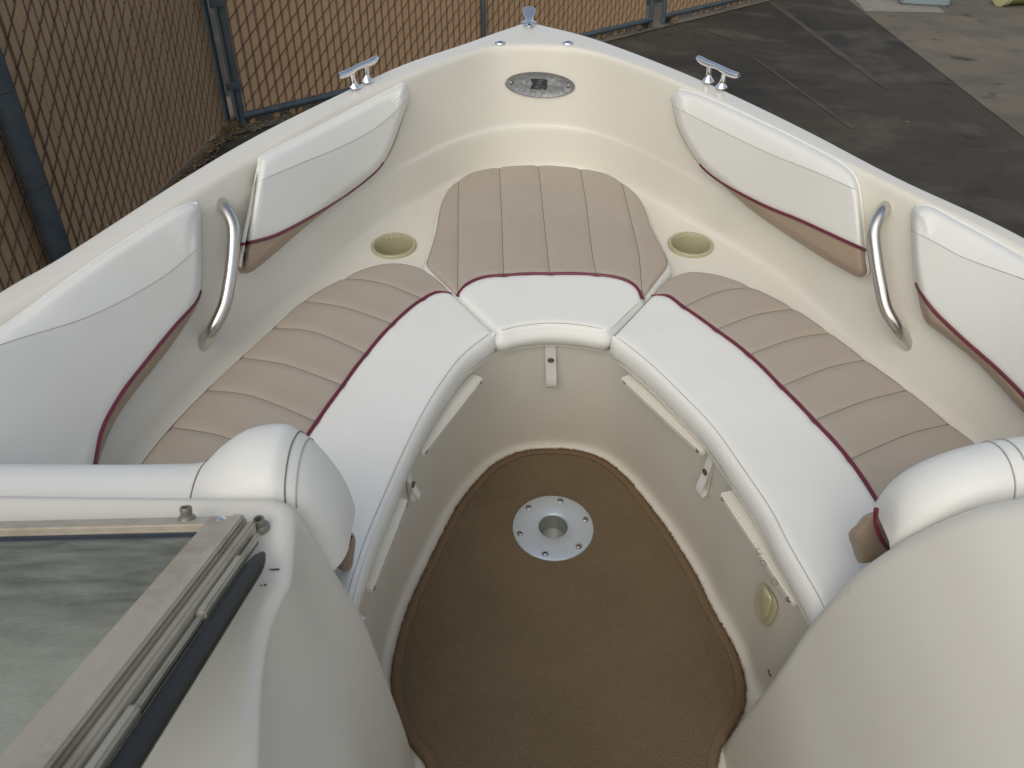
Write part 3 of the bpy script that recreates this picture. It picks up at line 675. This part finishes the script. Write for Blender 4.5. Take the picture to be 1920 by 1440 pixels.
# ================================================================ CONSOLES
def console(label, side, levels, xo, yr=-.5):
    """levels: (z, [passage side points rear->front], corner radius) ; side -1 left, +1 right"""
    rows_ = []
    for z, pas, (xc, yc), rad, fy in levels:
        pts = [np.array((x, y)) for x, y in pas] + [np.array((xc, yc)), np.array((xo, fy))]
        side_c = spline(np.vstack([pts[:-2], [pts[-2]]]), 40)
        p, c_, q = side_c[-1], np.array((xc, yc)), np.array((xo, fy))
        d1 = side_c[-4] - c_; d1 /= np.linalg.norm(d1); d2 = q - c_; d2 /= np.linalg.norm(d2)
        A, B_ = c_ + d1 * rad, c_ + d2 * rad
        body = side_c[[np.linalg.norm(s_ - c_) > rad * 1.02 for s_ in side_c]]
        arc = np.array([(1 - t) ** 2 * A + 2 * t * (1 - t) * c_ + t * t * B_ for t in np.linspace(0, 1, 14)])
        front = np.array([B_ + (q - B_) * t for t in np.linspace(0, 1, 24)[1:]])
        body = spline(body, 40)
        ln = np.vstack([body, arc, front]); rows_.append(np.column_stack([ln, np.full(len(ln), z)]))
    RR = np.array(rows_); zz = np.array([r_[0][2] for r_ in rows_])
    dense = []
    nz = 48
    for t in np.linspace(0, len(rows_) - 1, nz):
        i = min(int(t), len(rows_) - 2); f_ = t - i
        p0, p1, p2, p3 = RR[max(i - 1, 0)], RR[i], RR[i + 1], RR[min(i + 2, len(rows_) - 1)]
        dense.append(.5 * ((2 * p1) + (-p0 + p2) * f_ + (2 * p0 - 5 * p1 + 4 * p2 - p3) * f_ ** 2 + (-p0 + 3 * p1 - 3 * p2 + p3) * f_ ** 3))
    V, Fc = grid(dense); n0 = (nz - 1) * len(dense[0]); m_ = len(dense[0]); top = list(range(n0, n0 + m_))
    V = np.vstack([V, [(xo, yr, zz[-1])]]); Fc.append(tuple(top + [len(V) - 1]))
    return obj('console', V, Fc, M['gel_in'], boat, label=label)
L_ = []
for z, x, y, rad in ((0, -.165, .585, .03), (.15, -.167, .575, .03), (.3, -.180, .580, .03), (.45, -.197, .590, .03), (.58, -.214, .578, .03), (.66, -.2235, .566, .03), (.70, -.228, .559, .03), (.722, -.2305, .555, .03), (.734, -.2335, .551, .03), (.741, -.238, .546, .03), (.7445, -.244, .540, .03), (.745, -.251, .533, .03)):
    k = min(1, max(0, (z - .50) / .22)); f_ = x + .2335 if z > .73 else 0
    a = lambda lo, hi: lo * (1 - k) + (hi + f_) * k
    L_.append((z, [(a(x + .06, -.150), -.5), (a(x + .045, -.185), 0), (a(x + .03, -.2076), .267), (a(x + .022, -.2206), .33), (a(x + .014, -.2275), .395), (a(x + .010, -.2255), .415), (a(x + .006, -.2185), .44), (a(x + .003, -.2235), .49)], (x, y), rad, .60 if z < .6 else y + .012))
lc = console('left console with the windscreen corner on it', -1, L_, -1.0)
L_ = []
for z, x, y, rad in ((0, .370, .612, .022), (.15, .377, .600, .022), (.3, .388, .586, .022), (.42, .411, .598, .024), (.52, .432, .598, .026), (.60, .456, .590, .028), (.66, .484, .580, .03), (.70, .510, .570, .03), (.722, .532, .562, .032), (.735, .552, .556, .034), (.742, .570, .550, .036), (.745, .59, .542, .04)):
    L_.append((z, [(x - .05, -.5), (x - .03, 0), (x - .016, .267), (x - .009, .40), (x - .004, .50)], (x, y), rad, y + .03))
console('plain right console face sloping into the walkway', 1, L_, 1.05)
print('consoles ok')

# rear bolsters: lofted along x
def bolster(stations, side, label):
    """station: (x, yb, yf, zt, zlow, round) closed section drawn in y,z"""
    S = spline(np.array(stations, float), 70); rows_ = []
    for x, yb, yf, zt, zl, rd in S:
        pts = [np.array((x, yb, zl)), np.array((x, yb, zt - .012)), np.array((x, (yb + yf) / 2, zt + .010)), np.array((x, yf, zt - .012)), np.array((x, yf + .01, zl))]
        rows_.append(np.array(fillet(pts, [0, rd, rd * 1.4, rd, 0], 7)))
    V, Fc = grid(rows_); n_ = len(rows_[0])
    for r0, rev in ((0, 1), (len(rows_) - 1, 0)):
        f = [r0 * n_ + j for j in range(n_)]; Fc.append(tuple(f[::-1] if rev else f))
    return V, Fc, rows_
stL = [(-1.0, .562, .66, .695, .44, .03), (-.7, .560, .66, .695, .44, .03), (-.42, .558, .66, .695, .44, .03), (-.372, .555, .662, .698, .44, .028),
       (-.345, .553, .668, .722, .44, .034), (-.31, .552, .672, .747, .44, .036), (-.275, .553, .672, .755, .44, .036), (-.250, .557, .668, .744, .53, .034),
       (-.232, .562, .664, .722, .57, .032), (-.219, .568, .662, .692, .580, .03), (-.210, .576, .658, .662, .586, .022), (-.205, .585, .650, .636, .590, .014), (-.203, .592, .640, .614, .592, .006)]
V, Fc, rows_ = bolster(stL, -1, ''); bo = obj('bolster', V, Fc, M['white'], boat, label='white padded bolster along the front edge of the left console')
def sect_line(rows_, x, name, m, parent, r_=.0009, lift=.0008, j0=3, j1=-3):
    i = int(np.argmin([abs(r__[0][0] - x) for r__ in rows_])); q = rows_[i][j0:j1].copy(); c_ = q.mean(0); d_ = q - c_; d_ /= np.linalg.norm(d_, axis=1)[:, None]
    obj(name, *tube(q + d_ * lift, r_, 6), M[m], parent)
sect_line(rows_, -.373, 'seam', 'thread', bo); sect_line(rows_, -.248, 'seam', 'thread', bo); sect_line(rows_, -.240, 'topstitch', 'thread2', bo)
stR = [(.470, .600, .640, .622, .596, .008), (.473, .594, .652, .640, .586, .018), (.484, .588, .664, .662, .574, .03), (.505, .584, .670, .684, .562, .036), (.54, .582, .674, .705, .545, .04), (.60, .580, .678, .722, .52, .042), (.68, .58, .68, .728, .50, .042), (.85, .58, .68, .726, .5, .042), (.98, .58, .68, .70, .5, .042)]
V, Fc, rows_ = bolster(stR, 1, ''); bo2 = obj('bolster', V, Fc, M['white'], boat, label='white padded bolster along the front edge of the right console')
sect_line(rows_, .578, 'seam', 'thread2', bo2); sect_line(rows_, .588, 'topstitch', 'thread2', bo2)
# tan tips with maroon piping under the bolsters
def tip(pxs, y0, parent, pip, yp):
    n_ = np.array((0, -.62, .78)); V = [Py(x, y, y0) for x, y in spline(np.array(pxs, float), 26, closed=True)]; c_ = np.mean(V, 0)
    rows_ = [np.array([c_ + (v - c_) * s_ + n_ * h for v in V + V[:1]]) for s_, h in ((.95, -.03), (1, -.022), (1, -.006), (.97, -.0015), (.90, 0), (.5, .0012), (.02, .0015))]
    Vt, Fc = grid(rows_); obj('bolster_tip', Vt, Fc, M['tan2'], parent)
    q = spline(np.array([Py(x, y, yp) for x, y in pip]), 20); obj('piping', *tube(q, .0034, 8), M['maroon'], parent)
tip([(1606, 1000), (1622, 983), (1641, 962), (1670, 962), (1700, 1000), (1712, 1020), (1675, 1036), (1650, 1045), (1625, 1058), (1614, 1030)], .645, bo2, [(1643, 955), (1642, 980), (1649, 1005), (1660, 1023), (1676, 1037)], .622)
tip([(605, 1035), (630, 1005), (650, 995), (659, 1008), (657, 1040), (650, 1072), (628, 1064), (610, 1050)], .655, bo, [(616, 1052), (634, 1042), (648, 1027), (657, 1006)], .635)

# ================================================================ WINDSCREEN (left)
ZB = .760
b0 = P(455, 978, ZB + .004)                                 # lower corner of the frame
e0 = Pd(98, 1440, .455)                                       # a point up the side rail
base_dir = P(0, 992, ZB) - P(430, 982, ZB); base_dir /= np.linalg.norm(base_dir)
rise = (e0 - b0); rise /= np.linalg.norm(rise)
pn = np.cross(rise, base_dir); pn /= np.linalg.norm(pn)
if pn[2] < 0: pn = -pn
inr = np.cross(pn, rise);  inr = inr if inr @ base_dir > 0 else -inr     # towards the pane, square to the side rail
def bar(p, q, w0, w1, t0, t1, wd, nd, bev=.002):
    """straight bar from p to q; w: extent along wd, t: extent along nd"""
    ax = (q - p); L = np.linalg.norm(ax); ax /= L
    V, Fc = box((0, w0, t0), (L, w1, t1), bev); fr = Matrix((Vector(ax), Vector(wd), Vector(nd))).transposed().to_4x4(); fr.translation = Vector(p); return xf(V, fr), Fc
side_end = b0 + rise * .62
V, Fc = merge(bar(b0 - rise * .004, side_end, -.004, .034, -.010, .006, inr, pn, .003), bar(b0 - rise * .001, side_end, -.013, -.004, -.014, .001, inr, pn, .0025), bar(b0 + rise * .002, side_end, -.004, .009, .005, .0095, inr, pn, .0018))
wf = obj('windscreen_frame', V, Fc, M['frame'], boat, label='weathered aluminium frame of the windscreen', smooth=False)
perp = rise - base_dir * (rise @ base_dir); perp /= np.linalg.norm(perp)
V, Fc = merge(bar(b0 + base_dir * .0, b0 + base_dir * .75, -.007, .016, -.010, .0045, perp, pn, .0025), bar(b0 + base_dir * .0, b0 + base_dir * .75, .016, .0195, -.008, .001, perp, pn, .001)); obj('bottom_rail', V, Fc, M['frame'], wf, smooth=False)
V, Fc = bar(b0 + base_dir * .03, b0 + base_dir * .75, .0195, .026, -.008, -.001, perp, pn, .001); obj('glazing_seal', V, Fc, M['dark'], wf, smooth=False)
# pane
g0, g1 = b0 + perp * .018 + base_dir * .02, b0 + base_dir * .74 + perp * .018
t0_, t1_ = side_end + inr * .02, g1 + rise * .6
V = np.array([g0 + pn * -.004, g1 + pn * -.004, t1_ - pn * .004, t0_ - pn * .004, g0 - pn * .008, g1 - pn * .008, t1_ - pn * .008, t0_ - pn * .008])
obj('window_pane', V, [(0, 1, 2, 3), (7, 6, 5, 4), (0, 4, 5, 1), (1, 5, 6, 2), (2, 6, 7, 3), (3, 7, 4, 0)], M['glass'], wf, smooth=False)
# hinge channel along the outer edge, in lengths
s0 = .012
for k, (la, wdt) in enumerate(((.055, 0), (.105, 1), (.115, 0), (.12, 1), (.12, 0))):
    p, q = b0 + rise * s0, b0 + rise * (s0 + la - .002)
    if wdt: V, Fc = bar(p, q, -.0225, -.0135, -.013, -.004, inr, pn, .002)
    else: V, Fc = bar(p, q, -.0205, -.0165, -.0135, -.0065, inr, pn, .0015)
    obj('hinge_leaf', V, Fc, M['frame_hi'], wf, smooth=False); s0 += la
V, Fc = bar(b0 + rise * .01, side_end, -.0175, -.0125, -.020, -.012, inr, pn, .001); obj('hinge_web', V, Fc, M['dark'], wf, smooth=False)
V, Fc = tube(spline(np.array([b0 + rise * s_ - inr * (.030 + .0*s_) - pn * .017 for s_ in (.040, .046, .2, .4, .6)]), 40), np.concatenate([[.003, .007], np.full(38, .0088)]), 12); obj('rubber_seal', V, Fc, M['rubber'], wf)
# bushings and rivet
def bush(px, py, z, tilt=(0, 0, 1)):
    p = P(px, py, z); fr = frame_at(p, tilt)
    o = obj('bushing', *lathe([(.0088, 0), (.0088, .003), (.0075, .005), (.0055, .0065), (.0058, .009), (.006, .013), (.0055, .0145), (.0036, .0145), (.0034, .008), (0, .008)], 20, fr), M['bush'], wf)
bush(351, 976, ZB + .006, pn); bush(490, 990, .7465)
obj('rivet', *lathe([(.0068, 0), (.0062, .002), (.004, .0038), (0, .0046)], 16, frame_at(P(414, 977, ZB + .0095), pn)), M['chrome'], wf)

# ================================================================ FITTINGS
def rod(pxs, hs, r_, n_, name, m, label=None, k=14):
    pts = [wallp(p, h, n_) for p, h in zip(pxs, hs)]
    return obj(name, *tube(spline(np.array(pts), 60), r_, k), M[m], boat, label=label)
_, nL = wall(400, 520); _, nR = wall(1675, 500)
for px_, n_, lb in (([(412, 377), (424, 394), (437, 425), (437, 470), (430, 530), (420, 575), (400, 615), (372, 655)], nL, 'stainless grab handle on the left wall between the two pads'),
                    ([(1665, 383), (1652, 400), (1639, 432), (1642, 480), (1651, 535), (1661, 578), (1680, 612), (1708, 655)], nR, 'stainless grab handle on the right wall between the two pads')):
    h = obj('grab_handle', *tube(spline(np.array([wallp(p, q, n_) for p, q in zip(px_, (-.014, .022, .045, .050, .050, .046, .030, -.014))]), 70), .0122, 16), M['steel'], boat, label=lb)
# cleats
def cleat(p, ax, up, L=.136, H=.038, label=''):
    ax = Vector(ax).normalized(); up = Vector(up).normalized(); fr = frame_at(p, up, ax)
    xs = np.linspace(-L / 2, L / 2, 27); t = np.abs(xs) / (L / 2)
    path = [(x, 0, H + .002 * math.cos(x / L * 9) + .004 * a ** 2) for x, a in zip(xs, t)]
    rr_ = .0074 - .0009 * np.cos(t * math.pi * 1.6); rr_ = np.concatenate([[.0050, .0066], rr_[2:-2], [.0066, .0050]])
    parts = [tube(path, rr_, 14, up=(0, 0, 1))]
    for s in (-1, 1):
        pr = [(.0145, 0), (.0145, .0018), (.0125, .004), (.0085, .009), (.0064, .017), (.0064, .026), (.0075, H)]
        v, f = lathe(pr, 18); v = v.copy(); v[:, 0] = v[:, 0] * .95 + s * L * .19 - s * .004 * (1 - v[:, 2] / H); parts.append((v, f))
    V, Fc = merge(*parts); o = obj('cleat', xf(V, fr), Fc, M['chrome'], boat, label=label)
    return o
gl = R1[60:80].mean(0)
pl_, pr_ = P(676, 158, ZG + .006), P(1340, 158, ZG + .006)
aL = P(706, 149, ZG + .04) - P(640, 182, ZG + .04); aR = P(1392, 178, ZG + .04) - P(1316, 143, ZG + .04)
cleat(pl_, aL, (0, 0, 1), label='chrome cleat on the left gunwale'); cleat(pr_, aR, (0, 0, 1), label='chrome cleat on the right gunwale')
bx_, by_, bz_ = P(992, 45, ZG + .004); by_ += .012
prf = [(-.050, .0045, .016), (-.040, .0080, .017), (-.024, .0095, .019), (-.006, .012, .023), (.010, .0165, .029), (.022, .0185, .034), (.031, .0155, .0375), (.036, .006, .039)]
rows_ = [[(w_ * math.cos(a), y_, h_ + .0045 * math.sin(a) * (1 if w_ > .007 else .6)) for a in np.linspace(0, 2 * math.pi, 17)] for y_, w_, h_ in spline(prf, 26)]
horn = grid([np.array(q) for q in rows_]); foot = lathe([(.021, 0), (.021, .002), (.017, .005), (.010, .011), (.008, .022)], 20, Matrix.Translation((0, .004, 0)))
foot2 = lathe([(.015, 0), (.015, .002), (.012, .005), (.006, .010), (.005, .016)], 18, Matrix.Translation((0, -.024, 0)))
V, Fc = merge(horn, foot, foot2); obj('bow_cleat', V * (1.0, 1, .80) + (bx_, by_, bz_ - .002), Fc, M['chrome'], boat, label='chrome bow cleat with a flared horn on the tip of the bow')
for x in (938, 1065):
    p = P(x, 81, ZG + .004); fr = frame_at(p, (0, 0, 1)); V, Fc = lathe([(.0150, 0), (.0145, .002), (.0125, .0034), (.008, .0036), (.006, .003), (0, .003)], 20); V = V * (1, .85, 1); o = obj('deck_snap', xf(V, fr), Fc, M['chrome'], boat)
    obj('snap_slot', *tube(xf(np.array([(-.006, -.003, .0036), (0, -.003, .0040), (.006, -.003, .0036)]), fr), .0009, 5), M['screwdark'], o)
# cup holders: ring flange, wall and base standing just proud of the shelf
for x, y, lb in ((738, 460.5, 'yellowed cup holder left of the bow cushion'), (1295, 458.5, 'yellowed cup holder right of the bow cushion')):
    p = wall(x, y)[0]; p = P(x, y, p[2] + .003); fr = frame_at(p, (0, 0, 1)); rr_ = 42.5 / F * np.linalg.norm([cB * p[1] - sB * (p[2] - CAMB)])
    o = obj('cup_holder', *lathe([(rr_, -.004), (rr_, .002), (rr_ - .002, .004), (rr_ - .007, .0035), (rr_ - .009, .000), (rr_ - .011, -.035), (rr_ - .014, -.07), (0, -.071)], 40, fr, False), M['cup'], boat, label=lb)
    CUPS = globals().setdefault('CUPS', []); CUPS.append((p, rr_ - .003))
# cut the holes in the liner under the cups
import bmesh
bm = bmesh.new(); bm.from_mesh(liner.data); off = Vector(liner.location) + TH[boat.name]
dele = []
for f in bm.faces:
    c_ = f.calc_center_median() + off
    for p, rr_ in CUPS:
        if (c_.x - p[0]) ** 2 + (c_.y - p[1]) ** 2 < (rr_ - .006) ** 2 and abs(c_.z - p[2]) < .05: dele.append(f)
bmesh.ops.subdivide_edges(bm, edges=list({e for f in bm.faces for e in f.edges if any(((e.verts[0].co + off).x - p[0]) ** 2 + ((e.verts[0].co + off).y - p[1]) ** 2 < (rr_ + .06) ** 2 and abs((e.verts[0].co + off).z - p[2]) < .03 for p, rr_ in CUPS)}), cuts=3, use_grid_fill=True)
dele = [f for f in bm.faces if any(min(((v.co + off).x - p[0]) ** 2 + ((v.co + off).y - p[1]) ** 2 for v in f.verts) < (rr_ - .0055) ** 2 and max(((v.co + off).x - p[0]) ** 2 + ((v.co + off).y - p[1]) ** 2 for v in f.verts) < (rr_ + .0005) ** 2 and abs((f.calc_center_median() + off).z - p[2]) < .05 for p, rr_ in CUPS)]
bmesh.ops.delete(bm, geom=dele, context='FACES'); bm.to_mesh(liner.data); bm.free(); liner.data.update()

def head(p, n_, r_, parent, socket=True):
    fr = frame_at(p, n_)
    o = obj('screw', *lathe([(r_, -.001), (r_, .0006), (r_ * .8, .0016), (r_ * .42, .0019), (r_ * .3, .0008), (0, .0006)], 14, fr), M['screw'], parent)
    return o
def head2(p, n_, r_, parent):
    fr = frame_at(p, n_); V, Fc = merge(lathe([(r_, -.001), (r_, .0007), (r_ * .8, .0016), (r_ * .45, .0019)], 14, fr), lathe([(r_ * .45, .0019), (r_ * .4, .0005), (0, .0005)], 14, fr), lathe([(r_ * 1.3, .0001), (r_, .0004)], 14, fr))
    k = 14; nf1 = 3 * k + 2
    mi = [0] * len(Fc)
    for i, f in enumerate(Fc):
        zc = 0
        if i >= 3 * k + 2 and i < 3 * k + 2 + 2 * k + 1: mi[i] = 1
        if i >= 3 * k + 2 + 2 * k + 1: mi[i] = 1
    return obj('screw', V, Fc, None, parent, mats=[M['screw'], M['screwdark']], mi=mi)
# emblem plate
Wc, nC = wall(1012, 159); nC = nC.copy()
ang = math.radians(3.3)
def ell(s, h, k=56): return np.array([wallp((1012.5 + s * 65.5 * math.cos(a) * math.cos(ang) - s * 24 * math.sin(a) * math.sin(ang), 159 + s * 65.5 * math.cos(a) * math.sin(ang) + s * 24 * math.sin(a) * math.cos(ang)), h, nC) for a in np.linspace(0, 2 * math.pi, k + 1)])
rows_ = [ell(1.0, 0), ell(1.0, .004), ell(.97, .0062), ell(.93, .0056), ell(.88, .0048), ell(.6, .0048), ell(.3, .0048), ell(.02, .0048)]
V, Fc = grid(rows_); em = obj('emblem_plate', V, Fc, M['emblem'], boat, label='oval pewter emblem plate on the bow wall')
def plate(pxs, h0, h1, m, name, parent):
    a = [wallp(p, h1, nC) for p in pxs]; b_ = [wallp(p, h0, nC) for p in pxs]; n_ = len(a); return obj(name, a + b_, [tuple(range(n_))] + [(i, (i + 1) % n_, n_ + (i + 1) % n_, n_ + i) for i in range(n_)], M[m], parent, smooth=False)
plate([(994, 147), (1010, 148), (1026.5, 149.5), (1025.8, 158), (1024.5, 168), (1008, 167.5), (993, 166.5), (999, 157)], .0045, .0066, 'ink', 'flag_emblem', em)
for k, (x, y) in enumerate(((1010, 151.5), (1007.5, 156), (1005, 160.5), (1003, 164.5))):
    plate([(x, y - 1.1), (x + 9, y - .6), (x + 7.4, y + 1.3), (x - 1.4, y + .8)], .0064, .0071, 'inkgrey', 'emblem_bar', em)
for k, (x, y) in enumerate(((1015.5, 162), (1013.8, 166))):
    plate([(x, y - 1.0), (x + 7, y - .6), (x + 5.6, y + .9), (x - 1.2, y + .6)], .0064, .0071, 'inkgrey', 'emblem_bar', em)
for p in ((958, 155.5), (1066, 161)): head2(wallp(p, .005, nC), nC, .0042, em)

# battens under the cushions
def batten(pxa, pxb, label, dep=.030, hh_=.013):
    pts = []
    for t in np.linspace(0, 1, 16):
        px_ = np.array(pxa) * (1 - t) + np.array(pxb) * t; W, n_ = wall(*px_); pts.append((W, n_))
    n_ = np.mean([q[1] for q in pts], 0); n_[2] = 0; n_ /= np.linalg.norm(n_)
    p, q = [wallp(x, dep, n_) for x in (pxa, pxb)]
    zt = (p[2] + q[2]) / 2
    ax = q - p; L = np.linalg.norm(ax); ax /= L; upv = np.cross(ax, n_); upv = upv if upv[2] > 0 else -upv
    n2 = np.cross(upv, ax); n2 = n2 if n2 @ n_ > 0 else -n2
    V, Fc = box((0, -.042, -hh_), (L, 0, 0), .0028); fr = Matrix((Vector(ax), Vector(n2), Vector(upv))).transposed().to_4x4(); fr.translation = Vector(p)
    if fr.determinant() < 0: Fc = [f[::-1] for f in Fc]
    o = obj('support_batten', xf(V, fr), Fc, M['gel_in'], boat, label=label)
    for s in (.05, .95): head2(p + ax * L * s - upv * hh_ * .5 + n2 * .0002, n2, .0032, o)
    return o
batten((906, 706), (793, 850), 'beige support batten on the well wall, left front')
batten((765, 934), (697, 1108), 'beige support batten on the well wall, left rear')
batten((1164, 706), (1317, 848), 'beige support batten on the well wall, right front')
bt = batten((1350, 922), (1489, 1132), 'beige support batten on the well wall, right rear, with peeling glue rings')
zt_ = wallp((1350, 922), .030, wall(1400, 1000)[1])[2]; zt2_ = wallp((1489, 1132), .030, wall(1440, 1060)[1])[2]
for x, y in ((1423, 1034), (1431, 1056), (1452, 1092), (1479, 1124)):
    c_ = P(x, y, (zt_ + zt2_) / 2 + .0006); a = np.linspace(0, 2 * math.pi, 9)[:-1]
    obj('glue_ring', *tube([c_ + (.0052 * math.cos(t), .0052 * math.sin(t), 0) for t in a], .0005, 5, closed=True), M['thread'], bt)
# scuff marks on the left console top
for x, y, w_, h_ in ((514, 1068, .0055, .0012), (521, 1067, .003, .0008), (497, 1097, .0018, .0015), (489, 1098, .0012, .001)):
    c_ = P(x, y, .7456); a = np.linspace(0, 2 * math.pi, 11)[:-1]
    obj('scuff_mark', [c_ + (w_ * math.cos(t) * random.uniform(.7, 1.1) / 1, h_ * math.sin(t) * random.uniform(.5, 1.2), 0) for t in a], [tuple(range(10))], M['rubber'], lc, smooth=False)
# hold-down straps
def strap(px0, px1, wpx, label, sn):
    W, n_ = wall(*px0); n_ = n_.copy(); n_[2] = 0; n_ /= np.linalg.norm(n_); tan_ = np.array((-n_[1], n_[0], 0)); 
    a, b_ = wallp(px0, .006, n_), wallp(px1, .010, n_); wd = wpx / F * 1.95
    path = [a + np.array((0, 0, .02)), a, a * .55 + b_ * .45 + n_ * .004, b_ * .9 + a * .1 + n_ * .010, b_ + n_ * .004, b_ * .93 + a * .07 - n_ * .005, a * .5 + b_ * .5 - n_ * .004, a - n_ * .003 + np.array((0, 0, .015))]
    path = spline(np.array(path), 46); tg = np.gradient(path, axis=0); tg /= np.linalg.norm(tg, axis=1)[:, None]; nn_ = np.cross(tg, tan_)
    rows_ = [path - tan_ * wd / 2 + nn_ * .0008, path + tan_ * wd / 2 + nn_ * .0008, path + tan_ * wd / 2 - nn_ * .0008, path - tan_ * wd / 2 - nn_ * .0008, path - tan_ * wd / 2 + nn_ * .0008]
    V, Fc = grid(rows_); o = obj('hold_down_strap', V, Fc, M['white'], boat, label=label)
    c_ = path[int(len(path) * sn)]; obj('snap', *lathe([(.0065, 0), (.0065, .002), (.005, .0028), (.0032, .0014), (0, .0014)], 18, frame_at(c_ + n_ * .0018, n_)), M['snap'], o)
strap((1032, 648), (1034, 724), 17, 'white snap strap hanging below the bow cushion', .20)
strap((1330, 866), (1316, 926), 13, 'white snap strap hanging below the right cushion', .20)
strap((768, 898), (778, 935), 11, 'white snap strap hanging below the left cushion', .20)
# courtesy light
W, nW = wall(1435, 1135); nW = nW.copy()
def shell(pts, H, name, m, parent):
    e = spline(np.array(pts, float), 40, closed=True); c_ = e.mean(0); rows_ = []
    for s, h in ((1, 0), (1, .5), (.93, .8), (.75, 1.0), (.4, 1.1), (.02, 1.12)):
        rows_.append(np.array([wallp(c_ + (q - c_) * s, H * h, nW) for q in np.vstack([e, e[:1]])]))
    V, Fc = grid(rows_); return obj(name, V, Fc, M[m], parent)
cl_ = shell([(1430, 1093), (1420, 1103), (1414, 1125), (1418, 1152), (1428, 1170), (1438, 1175), (1446, 1168), (1458, 1142), (1455, 1125), (1443, 1105)], .007, 'courtesy_light', 'lens', boat); cl_['label'] = 'yellowed courtesy light on the right well wall'
shell([(1430, 1095), (1421, 1105), (1417, 1126), (1421, 1150), (1430, 1164), (1437, 1160), (1446, 1136), (1447, 1122), (1440, 1106)], .0125, 'light_hood', 'lens', cl_)
for x, y in ((1443, 1262), (1536, 1118)):
    W, n_ = wall(x, y); head2(W, n_, .005, boat)
# table mount
T0 = P(1037, 988, .012); frT = frame_at(T0, (0, 0, 1))
tm = obj('table_mount', *lathe([(.031, -.045), (.0315, .0015), (.033, .003), (.060, .003), (.082, .002), (.088, 0), (.089, -.004)], 64, frT, False), M['alu'], boat, label='round white metal table mount set in the carpet')
obj('mount_socket', *lathe([(0, -.0445), (.030, -.0445), (.0308, -.043), (.0308, .0)], 40, frT, False), M['alu_in'], tm)
for k in range(6):
    a = R(15 + 60 * k); head2(np.array(tuple(frT @ Vector((.074 * math.cos(a), .074 * math.sin(a), .0022)))), (0, 0, 1), .0058, tm)
# carpet: a thing that lifts out; with bound edge
ct = thing('carpet', 'brown snap-in carpet lying in the walkway well of the bow', 'carpet', (.1, .8, 0))
full = np.vstack([carp[:, :2]]); oc = spline(np.vstack([[(-.17, -.9), (-.165, 0)], full, [(.37, 0), (.37, -.9)]]), 260)
ctr = np.array((.1, .75)); mount = np.array(T0[:2])
rows_ = []
rows_.append(np.column_stack([oc, np.full(260, .000)]))
for s, h in ((0, .010), (.010, .012), (.018, .0115)):
    tn = np.gradient(oc, axis=0); tn /= np.linalg.norm(tn, axis=1)[:, None]; q = oc + np.stack([tn[:, 1], -tn[:, 0]], 1) * s; rows_.append(np.column_stack([q, np.full(260, h)]))
V, Fc = grid(rows_); obj('bound_edge', V, Fc, M['binding'], ct)
inner = rows_[-1]; pile = holed('carpet_pile', [(q[0], q[1]) for q in inner], T0[:2], .0318, .0103, M['carpet'], ct)
# tufts along the binding
V, Fc = [], []
for i in range(9000):
    j = random.randrange(20, 240); p = oc[j] + (oc[min(j + 1, 259)] - oc[j]) * random.random(); tn_ = oc[min(j + 1, 259)] - oc[j]; tn_ /= np.linalg.norm(tn_) + 1e-9
    nx = np.array((tn_[1], -tn_[0])); p = p + nx * random.uniform(-.0012, .004); h = random.uniform(.004, .007); o_ = len(V)
    a = random.uniform(0, 6.28); V += [(p[0], p[1], .009), (p[0] + .0016 * math.cos(a), p[1] + .0016 * math.sin(a), .009), (p[0] + random.gauss(0, .0016), p[1] + random.gauss(0, .0016), .009 + h)]; Fc.append((o_, o_ + 1, o_ + 2))
obj('edge_fuzz', V, Fc, M['binding'], ct, kind='stuff', smooth=False)
obj('blue_wire', *tube(spline(np.array([P(782, 1108, .004), P(775, 1125, .006), P(768, 1150, .004), P(764, 1166, .003)]), 16), .0022, 6), M['blue'], boat)
